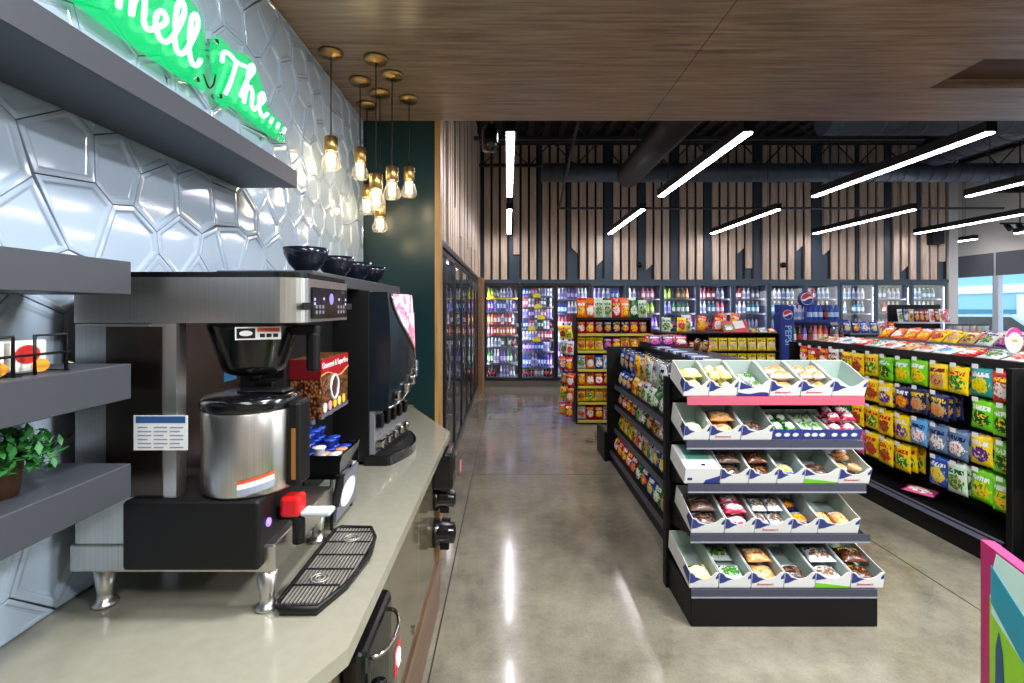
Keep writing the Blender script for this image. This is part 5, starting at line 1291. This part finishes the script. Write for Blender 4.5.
MB().prism([(3.045, 1.195), (3.052, 1.195), (3.0595, 1.24), (3.052, 1.243)], 'Y', RY0, RY1).build('top_price_strip', M_black, g2)
rowsC = [  # listed from the near end panel
 ['redw', 'tealy', 'yellowg', 'yellowr', 'lime', 'lime', 'limed', 'yellowg', 'yellow', 'yellowg', 'whiter', 'orangew', 'red', 'redw'],
 ['limed', 'limed', None, 'navyg', 'navyg', 'navy', 'yellowp', 'yellow', 'yellow', 'red', 'yellowg', 'dgreen', 'green', 'dgreen'],
 ['limed', 'yellowp', 'greyblue', 'greyblue', 'sky', 'yellowp', 'yellow', 'yellowg', 'yellow', 'dgreen', 'dgreen', 'dgreen', 'green', 'dgreen'],
 ['lime', 'lime', 'greenw', 'blue', None, 'yellowg', 'yellow', 'yellow', 'pink', 'magenta', 'whiter', 'orangew', 'navy', 'blue']]
zt = [.99, .778, .548, .312]
tagm = MB().box(-.014, .014, -.001, .001, -.012, .012).mesh('price_tag', M_white)
for r_, cs_ in enumerate(rowsC):
    for i, c in enumerate(cs_):
        if c is None: continue
        y = RY0 + .1 + .158 * i; zb = zt[r_] + (.01 if i % 3 == 1 else 0) ; h = .186 if r_ != 3 else .2
        hk = MB().tube([(3.3, y, zb + h + .0125), (3.02, y, zb + h + .0125), (3.012, y, zb + h + .016)], .0025, 5); hk.box(3.008, 3.011, y - .02, y + .02, zb + h - .004, zb + h + .024, 1)
        hk.build('peg_hook', [M_chrome, M_white], g2)
        for q in range(2 if (i + r_) % 4 else 3):
            nm = PN(c)
            bag('hanging_candy_bag', .153, h, .042, P[c], (3.045 + .055 * q + (.01 if i % 2 else 0), y, zb), R(-90), '%s candy bag, %s peg row of the candy gondola, %s peg%s' % (nm, ['top', 'second', 'third', 'bottom'][r_], ORDN[i], [', front', ', middle', ', rear'][q]), 'candy bag', 'candy bags hanging on the candy gondola', roll=R((i * 31 + r_ * 17 + q * 5) % 7 - 3), seed=(i + q) % 4)
o = bag('candy_bag', .2, .13, .03, P['pink'], (3.02, 3.62, .19), R(-60), 'pink candy bag fallen flat on the deck of the candy gondola', 'candy bag', None, tilt=R(-84))
# trays on its top
rnd = random.Random(6)
for i in range(12):
    c = ['whiter', 'whiteg', 'redw', 'white', 'whiter', 'tan'][i % 6]; y = RY0 + .12 + .17 * i
    for q in range(2):
        cc = c if q == 0 else ['maroon', 'redw', 'whiteg'][i % 3]
        o = bag('candy_packet', .15, .13, .035, P[cc], (3.11 + .18 * q, y, 1.236), R(-90), '%s packet lying on the candy gondola top, %s line, %s from near end' % (PN(cc), ['front', 'second'][q], ORDN[i]), 'candy packet', 'packets on top of the candy gondola', tilt=R(-74), seed=i % 4)
t = thing('price_sign', 'white oval shelf sign with a pink top on the near end of the candy gondola', 'sign', (3.2, 3.1, 1.236), None, 0, True)
ov = [(.056 * math.cos(q * PI / 12), .13 + .08 * math.sin(q * PI / 12)) for q in range(24)]
MB().prism(ov, 'Y', -.003, .003).build('sign_board', M_white, t)
MB().prism([(.0555 * math.cos(q * PI / 12), .13 + .0795 * math.sin(q * PI / 12)) for q in range(1, 12)], 'Y', -.0045, -.0031).build('pink_cap', mat('hot pink print', C(206, 60, 140), .4), t)
MB().prism([(.043 * math.cos(q * PI / 12) , .13 + .05 * math.sin(q * PI / 12)) for q in range(24)], 'Y', -.0055, -.0046).build('white_label', M_white, t)
MB().prism([(-.02, .118), (.02, .118), (.016, .142), (.007, .13), (0, .146), (-.007, .13), (-.016, .142)], 'Y', -.0066, -.0056).build('orange_emblem', mat('orange print', C(222, 150, 60), .4), t)
MB().rbox(-.03, .03, -.015, .015, .0, .06, .004).build('sign_clip', M_acryl, t)
# second gondola behind it with orange bags
g3 = thing('far_gondola', 'low black gondola top heaped with orange bags between candy gondola and windows', 'gondola', (4.6, 4.6, 0))
MB().box(4.1, 4.95, 3.55, 5.6, .002, .14).build('base', M_black, g3); MB().box(4.48, 4.52, 3.55, 5.6, .14, 1.2).build('back_panel', M_black, g3)
MB().box(4.1, 4.95, 3.55, 5.6, 1.2, 1.235).build('top_shelf', M_black, g3)
for y in (3.51, 5.602): MB().rbox(4.1, 4.95, y, y + .038, .002, 1.235, .004, 1).build('end_panel', M_black, g3)
MB().prism([(4.085, 1.19), (4.093, 1.19), (4.0995, 1.24), (4.092, 1.243)], 'Y', 3.55, 5.6).build('price_strip', M_strip, g3)
for i in range(12):
    c = ['orange', 'orangew', 'orange', 'orange', 'yellow', 'yellowr', 'tan', 'whiteg', 'purple', 'orange', 'redw', 'orange'][(11 - i) % 12]
    y = 3.66 + .165 * i
    for q in range(2):
        cc = c if q == 0 else ['orange', 'tan', 'purple', 'orangew'][i % 4]
        bag('chip_bag', .15, .16, .06, P[cc], (4.18 + .27 * q, y, 1.236), R(-90), '%s bag on the low window side gondola, %s line, %s from near end' % (PN(cc), ['front', 'second'][q], ORDN[i]), 'chip bag', 'bags on the low gondola by the windows', tilt=R(-48), roll=R((i * 29) % 11 - 5), seed=i % 4)
# last black rack end by the frame edge
g4 = thing('end_shelf', 'black end shelf of small tan packets beyond the candy gondola end panel', 'display rack', (3.6, 2.75, 0))
MB().box(3.02, 3.9, 2.55, 2.845, .002, .16).build('base', M_black, g4); MB().box(3.02, 3.9, 2.825, 2.845, .16, 1.18).build('back_panel', M_black, g4)
for z in (1.0, .75, .5):
    MB().box(3.02, 3.9, 2.6, 2.824, z - .014, z - .001).build('shelf', M_black, g4)
    for i in range(6):
        bag('snack_bag', .13, .17, .045, P[[['yellow', 'tan', 'yellow'], ['tan', 'whiteg', 'brown'], ['whiter', 'tan', 'grey']][[1.0, .75, .5].index(z)][i % 3]], (3.1 + .14 * i, 2.68, z), 0, '%s bag on the %s level of the end shelf, %s from the aisle' % (['yellow or tan', 'tan', 'pale'][[1.0, .75, .5].index(z)], ['upper', 'middle', 'lower'][[1.0, .75, .5].index(z)], ORDN[i]), 'snack bag', 'bags on the end shelf', tilt=R(-8), seed=i % 4)

# ================================================================== soda rack
M_pblue = mat('soda rack blue', C(24, 44, 128), .35)
sr = thing('soda_rack', 'blue soda rack with a round globe sign and vertical lettering on its post', 'drink rack', (4.35, 7.2, 0))
MB().rbox(3.9, 4.09, 7.0, 7.06, .002, 1.6, .01, 2).build('sign_post', M_pblue, sr)
MB().box(4.06, 4.9, 7.45, 7.47, .002, 1.62).build('back_panel', M_pblue, sr)
MB().rbox(4.88, 4.92, 7.02, 7.47, .002, 1.1, .004, 1).build('side_panel', M_black, sr); MB().box(4.04, 4.06, 7.061, 7.45, .002, 1.5).build('side_panel', M_pblue, sr)
SSH = [1.4, 1.06, .6, .15]
for z in SSH:
    so = MB().box(4.062, 4.878, 7.03, 7.449, z - .02, z - .001).build('shelf', M_pblue, sr); MB().box(4.062, 4.878, 7.015, 7.029, z - .035, z + .004).build('price_strip', M_strip if z < 1.2 else M_pblue, so)
def globe(cx, cz, r, y, parent):
    n = 24
    MB().prism([(cx + r * math.cos(q * 2 * PI / n), cz + r * math.sin(q * 2 * PI / n)) for q in range(n)], 'Y', y - .004, y).build('emblem_white', M_white, parent)
    def w(u, s): return s * r * .16 + .22 * r * math.sin(u * 2.6)
    top, bot = [], []
    for i in range(13):
        u = -1 + i / 6; x = u * r * .93; lim = math.sqrt(max(0, (r * .93) ** 2 - x * x))
        top.append((x, min(lim, w(u, 1)), lim)); bot.append((x, max(-lim, w(u, -1)), -lim))
    MB().prism([(cx + x, cz + a) for x, a, b_ in top] + [(cx + x, cz + b_) for x, a, b_ in reversed(top)], 'Y', y - .006, y - .0041).build('emblem_red', M_redink, parent)
    MB().prism([(cx + x, cz + b_) for x, a, b_ in bot] + [(cx + x, cz + a) for x, a, b_ in reversed(bot)], 'Y', y - .006, y - .0041).build('emblem_blue', M_pblue, parent)
globe(3.995, 1.475, .07, 6.999, sr)
put('lettering', text_mesh('PEPSI', .13, mat('pale blue print', C(150, 190, 235), .4), .001), sr, (4.0, 6.998, 1.18), (R(90), R(90), 0))
MB().lathe([(0, 0), (.108, 0), (.116, .016), (.108, .032), (0, .032)], 28, (0, 0, 0), 0, True, Matrix.Translation((4.25, 7.02, 1.7)) @ Matrix.Rotation(R(90), 4, 'X')).build('round_sign', M_pblue, sr)
MB().rbox(4.235, 4.265, 6.99, 7.012, 1.38, 1.62, .004).build('sign_bracket', M_pblue, sr)
globe(4.262, 1.702, .088, 6.986, sr)
for r_, (z, cs_) in enumerate(zip(SSH[:3], [['water', 'white', 'water', 'blue', 'blue', 'blue', 'dark', 'blue', 'blue'], ['green', 'cola', 'purple', 'dark', 'pink', 'orange', 'red', 'dark', 'grey', 'cola'], ['white', 'lime', 'orange', 'tea', 'tea', 'dark', 'dark', 'cola', 'dark']])):
    for q in range(2):
        for i, c in enumerate(cs_):
            o = put('soda_bottle', ddata('tall', c), None, (4.13 + .076 * i, 7.08 + .1 * q, z + .0005), (0, 0, i), (1, 1, .92 if r_ == 0 else 1.12))
            tag(o, '%s soda bottle, %s shelf of the blue rack, %s from post, %s row' % (CNAME.get(c, c), ['upper', 'middle', 'lower'][r_], ORDN[i], ['front', 'rear'][q]), 'bottle', 'soda bottles on the blue rack')
rnd = random.Random(9)
for i in range(6):
    bag('chip_bag', .11, .17, .06, P[['blue', 'navy', 'bluew', 'blue', 'whiter', 'redw'][i]], (5.02 + .133 * i, 7.25, 1.2), 0, '%s bag on the low black stand, %s from the soda rack' % (PN(['blue', 'navy', 'bluew', 'blue', 'whiter', 'redw'][i]), ORDN[i]), 'chip bag', 'bags between soda rack and cup stand', tilt=R(-15), roll=R(rnd.uniform(-4, 4)), seed=i % 4)
t = thing('display_stand', 'low black stand under the blue bags beside the soda rack', 'display stand', (5.3, 7.3, 0))
MB().rbox(4.95, 5.75, 7.1, 7.5, .002, 1.18, .004, 1).build('stand_body', M_black, t); MB().box(4.95, 5.75, 7.09, 7.5, 1.181, 1.199).build('stand_top', M_strip, t)

# ================================================================== counter with cups and cartons below the windows side coolers
kc = thing('serving_counter', 'pale blue topped serving counter with stands in front of the last coolers', 'counter', (6.2, 7.4, 0))
MB().box(5.8, 7.3, 7.15, 7.8, .002, 1.0).build('counter_body', mat('dark counter body', C(40, 42, 46), .5), kc); MB().rbox(5.78, 7.32, 7.12, 7.82, 1.0, 1.035, .004, 1).build('counter_top', mat('pale blue worktop', C(150, 176, 192), .3), kc)
ds = thing('product_stand', 'two level stand of red and orange cartons on the serving counter', 'display stand', (6.0, 7.4, 1.036))
MB().box(5.82, 6.62, 7.5, 7.52, 1.036, 1.62).build('back_panel', M_black, ds)
for z in (1.06, 1.36): MB().box(5.82, 6.62, 7.25, 7.5, z - .02, z).build('shelf', M_cshelf, ds)
for i in range(9):
    c = ['red', 'redw', 'orange', 'orangew', 'tan', 'whiteg', 'white', 'redw', 'white'][i]
    o = MB().rbox(-.036, .036, -.03, .03, 0, .2, .002, 1).build('snack_carton', P[c]); o.location = (5.87 + .085 * i, 7.3, 1.0605)
    tag(o, '%s carton on the product stand lower level, %s from the soda rack' % (PN(c), ORDN[i]), 'carton', 'cartons on the product stand')
for i in range(10):
    c = ['whiteg', 'greyblue', 'tan', 'navy', 'maroon', 'maroon', 'whiter', 'maroon', 'whiter', 'pink'][i]
    bag('snack_bag', .075, .19, .04, P[c], (5.87 + .078 * i, 7.32, 1.3605), 0, '%s slim bag on the product stand upper level, %s from the soda rack' % (PN(c), ORDN[i]), 'snack bag', 'slim bags on the product stand', tilt=R(-6), roll=R((i * 17) % 9 - 4), seed=i % 4)
cup_m = MB().lathe([(.03, 0), (.042, .12), (.044, .125), (.044, .14), (0, .145)], 14, mis=[0, 0, 1, 1, 1]).mesh('paper_cup', [M_white, M_blackmt])
for i in range(9):
    for q in range(2):
        o = put('paper_cup', cup_m, None, (6.68 + .1 * (i % 5) + .03, 7.3 + .12 * (i // 5), 1.036 + .146 * q)); tag(o, 'white paper cup with dark lid, %s column of the %s row, %s' % (ORDN[i % 5], ['front', 'back'][i // 5], ['bottom', 'top'][q]), 'cup', 'paper cups on the serving counter')
t = thing('napkin_holder', 'black napkin holder at the window end of the serving counter', 'napkin holder', (7.24, 7.4, 1.036))
MB().rbox(7.19, 7.29, 7.3, 7.5, 1.036, 1.2, .01).build('holder_body', M_blackmt, t); MB().box(7.2, 7.28, 7.296, 7.2995, 1.06, 1.17).build('napkin_stack', M_white, t)

# ================================================================== upright sign at the frame edge
sg = thing('standing_sign', 'pink, lime and teal standing sign board close beside the walkway', 'sign', (.868, .9, 0), None, R(-109), True)
M_mag = mat('magenta board edge', C(170, 16, 92), .35); M_limeb = mat('lime board print', C(140, 200, 22), .4); M_tealb = mat('teal board print', C(20, 140, 160), .4); M_pale = mat('pale mint board print', C(190, 224, 214), .4); M_navyb = mat('deep teal print', C(22, 70, 110), .4)
LZ, UZ = .02, 1.145
MB().box(0, .4, 0, .02, LZ, UZ).build('board', M_mag, sg)
MB().prism([(.03, .05), (.38, .05), (.38, .9), (.03, 1.06)], 'Y', -.0012, -.0001).build('lime_field', M_limeb, sg)
def arc(z0, z1, c0): return [(.036 + .34 * i / 10, z0 - c0 * math.sin(i / 10 * PI / 2)) for i in range(11)] + [(.036 + .34 * i / 10, z1 - (c0 - .03) * math.sin(i / 10 * PI / 2)) for i in reversed(range(11))]
MB().prism([(.036, 1.1), (.05, 1.142), (.38, 1.142), (.38, .9), (.036, 1.03)], 'Y', -.0016, -.0013).build('mint_field', M_pale, sg)
MB().prism(arc(1.05, 1.115, .13), 'Y', -.0026, -.0017).build('teal_ribbon', M_tealb, sg)
MB().prism([(.042, .6), (.05, .98), (.058, 1.01), (.068, .98), (.072, .93), (.1, .92), (.11, .5), (.042, .5)], 'Y', -.0026, -.0017).build('teal_figure', M_navyb, sg)
MB().rbox(-.02, .42, -.08, .1, .001, .0195, .004).build('foot', M_blackmt, sg)
# ================================================================== camera, light
cam = bpy.data.cameras.new('camera'); co = bpy.data.objects.new('camera', cam); COL.objects.link(co)
co.location = (0, 0, EYE); co.rotation_euler = (R(90), 0, 0)
cam.sensor_width = 36; cam.lens = FPX * 36 / 1024; cam.shift_x = (512 - VX) / 1024; cam.shift_y = -(341.5 - VY) / 1024
cam.clip_start = .05
SC.camera = co
def lamp(kind, loc, power, col=(1, 1, 1), size=.3, rot=(0, 0, 0), size_y=None, spread=None):
    l = bpy.data.lights.new('lamp', kind); l.energy = power; l.color = col
    o = bpy.data.objects.new('unseen_fill_light' if kind == 'AREA' else 'lamp', l); COL.objects.link(o); o.location = loc; o.rotation_euler = rot
    if kind == 'AREA':
        l.size = size
        if size_y: l.shape = 'RECTANGLE'; l.size_y = size_y
        if spread: l.spread = spread
    elif kind in ('POINT', 'SPOT'): l.shadow_soft_size = size
    return o
# unseen area lights added under the wood soffit as general fill
for x, y, p in ((.3, .9, 34), (.15, -.8, 26), (1.9, 1.4, 62), (1.9, -.4, 50), (3.8, 1.2, 80), (6.2, 1.2, 80), (-.5, .2, 10)):
    lamp('AREA', (x, y, CZ - .012), p, (.96, .98, 1), .35)
for x, y, zt, h, lab in pend:
    lamp('POINT', (x, y, zt - h * .95), .5, (1, .74, .42), .03)
# daylight through the windows
w = bpy.data.worlds.new('World'); SC.world = w; w.use_nodes = True
nt = w.node_tree; bg = nt.nodes['Background']
sky = nt.nodes.new('ShaderNodeTexSky'); sky.sky_type = 'NISHITA'; sky.sun_elevation = R(38); sky.sun_rotation = R(200); sky.sun_disc = False; sky.altitude = 100
nt.links.new(sky.outputs[0], bg.inputs[0]); bg.inputs[1].default_value = .5
SC.view_settings.view_transform = 'Standard'; SC.view_settings.look = 'None'; SC.view_settings.exposure = 0.5; SC.view_settings.gamma = 1.0
SC.cycles.transparent_max_bounces = 16; SC.cycles.max_bounces = 8
SC.cycles.caustics_reflective = False; SC.cycles.caustics_refractive = False
SC.cycles.sample_clamp_indirect = 6.0
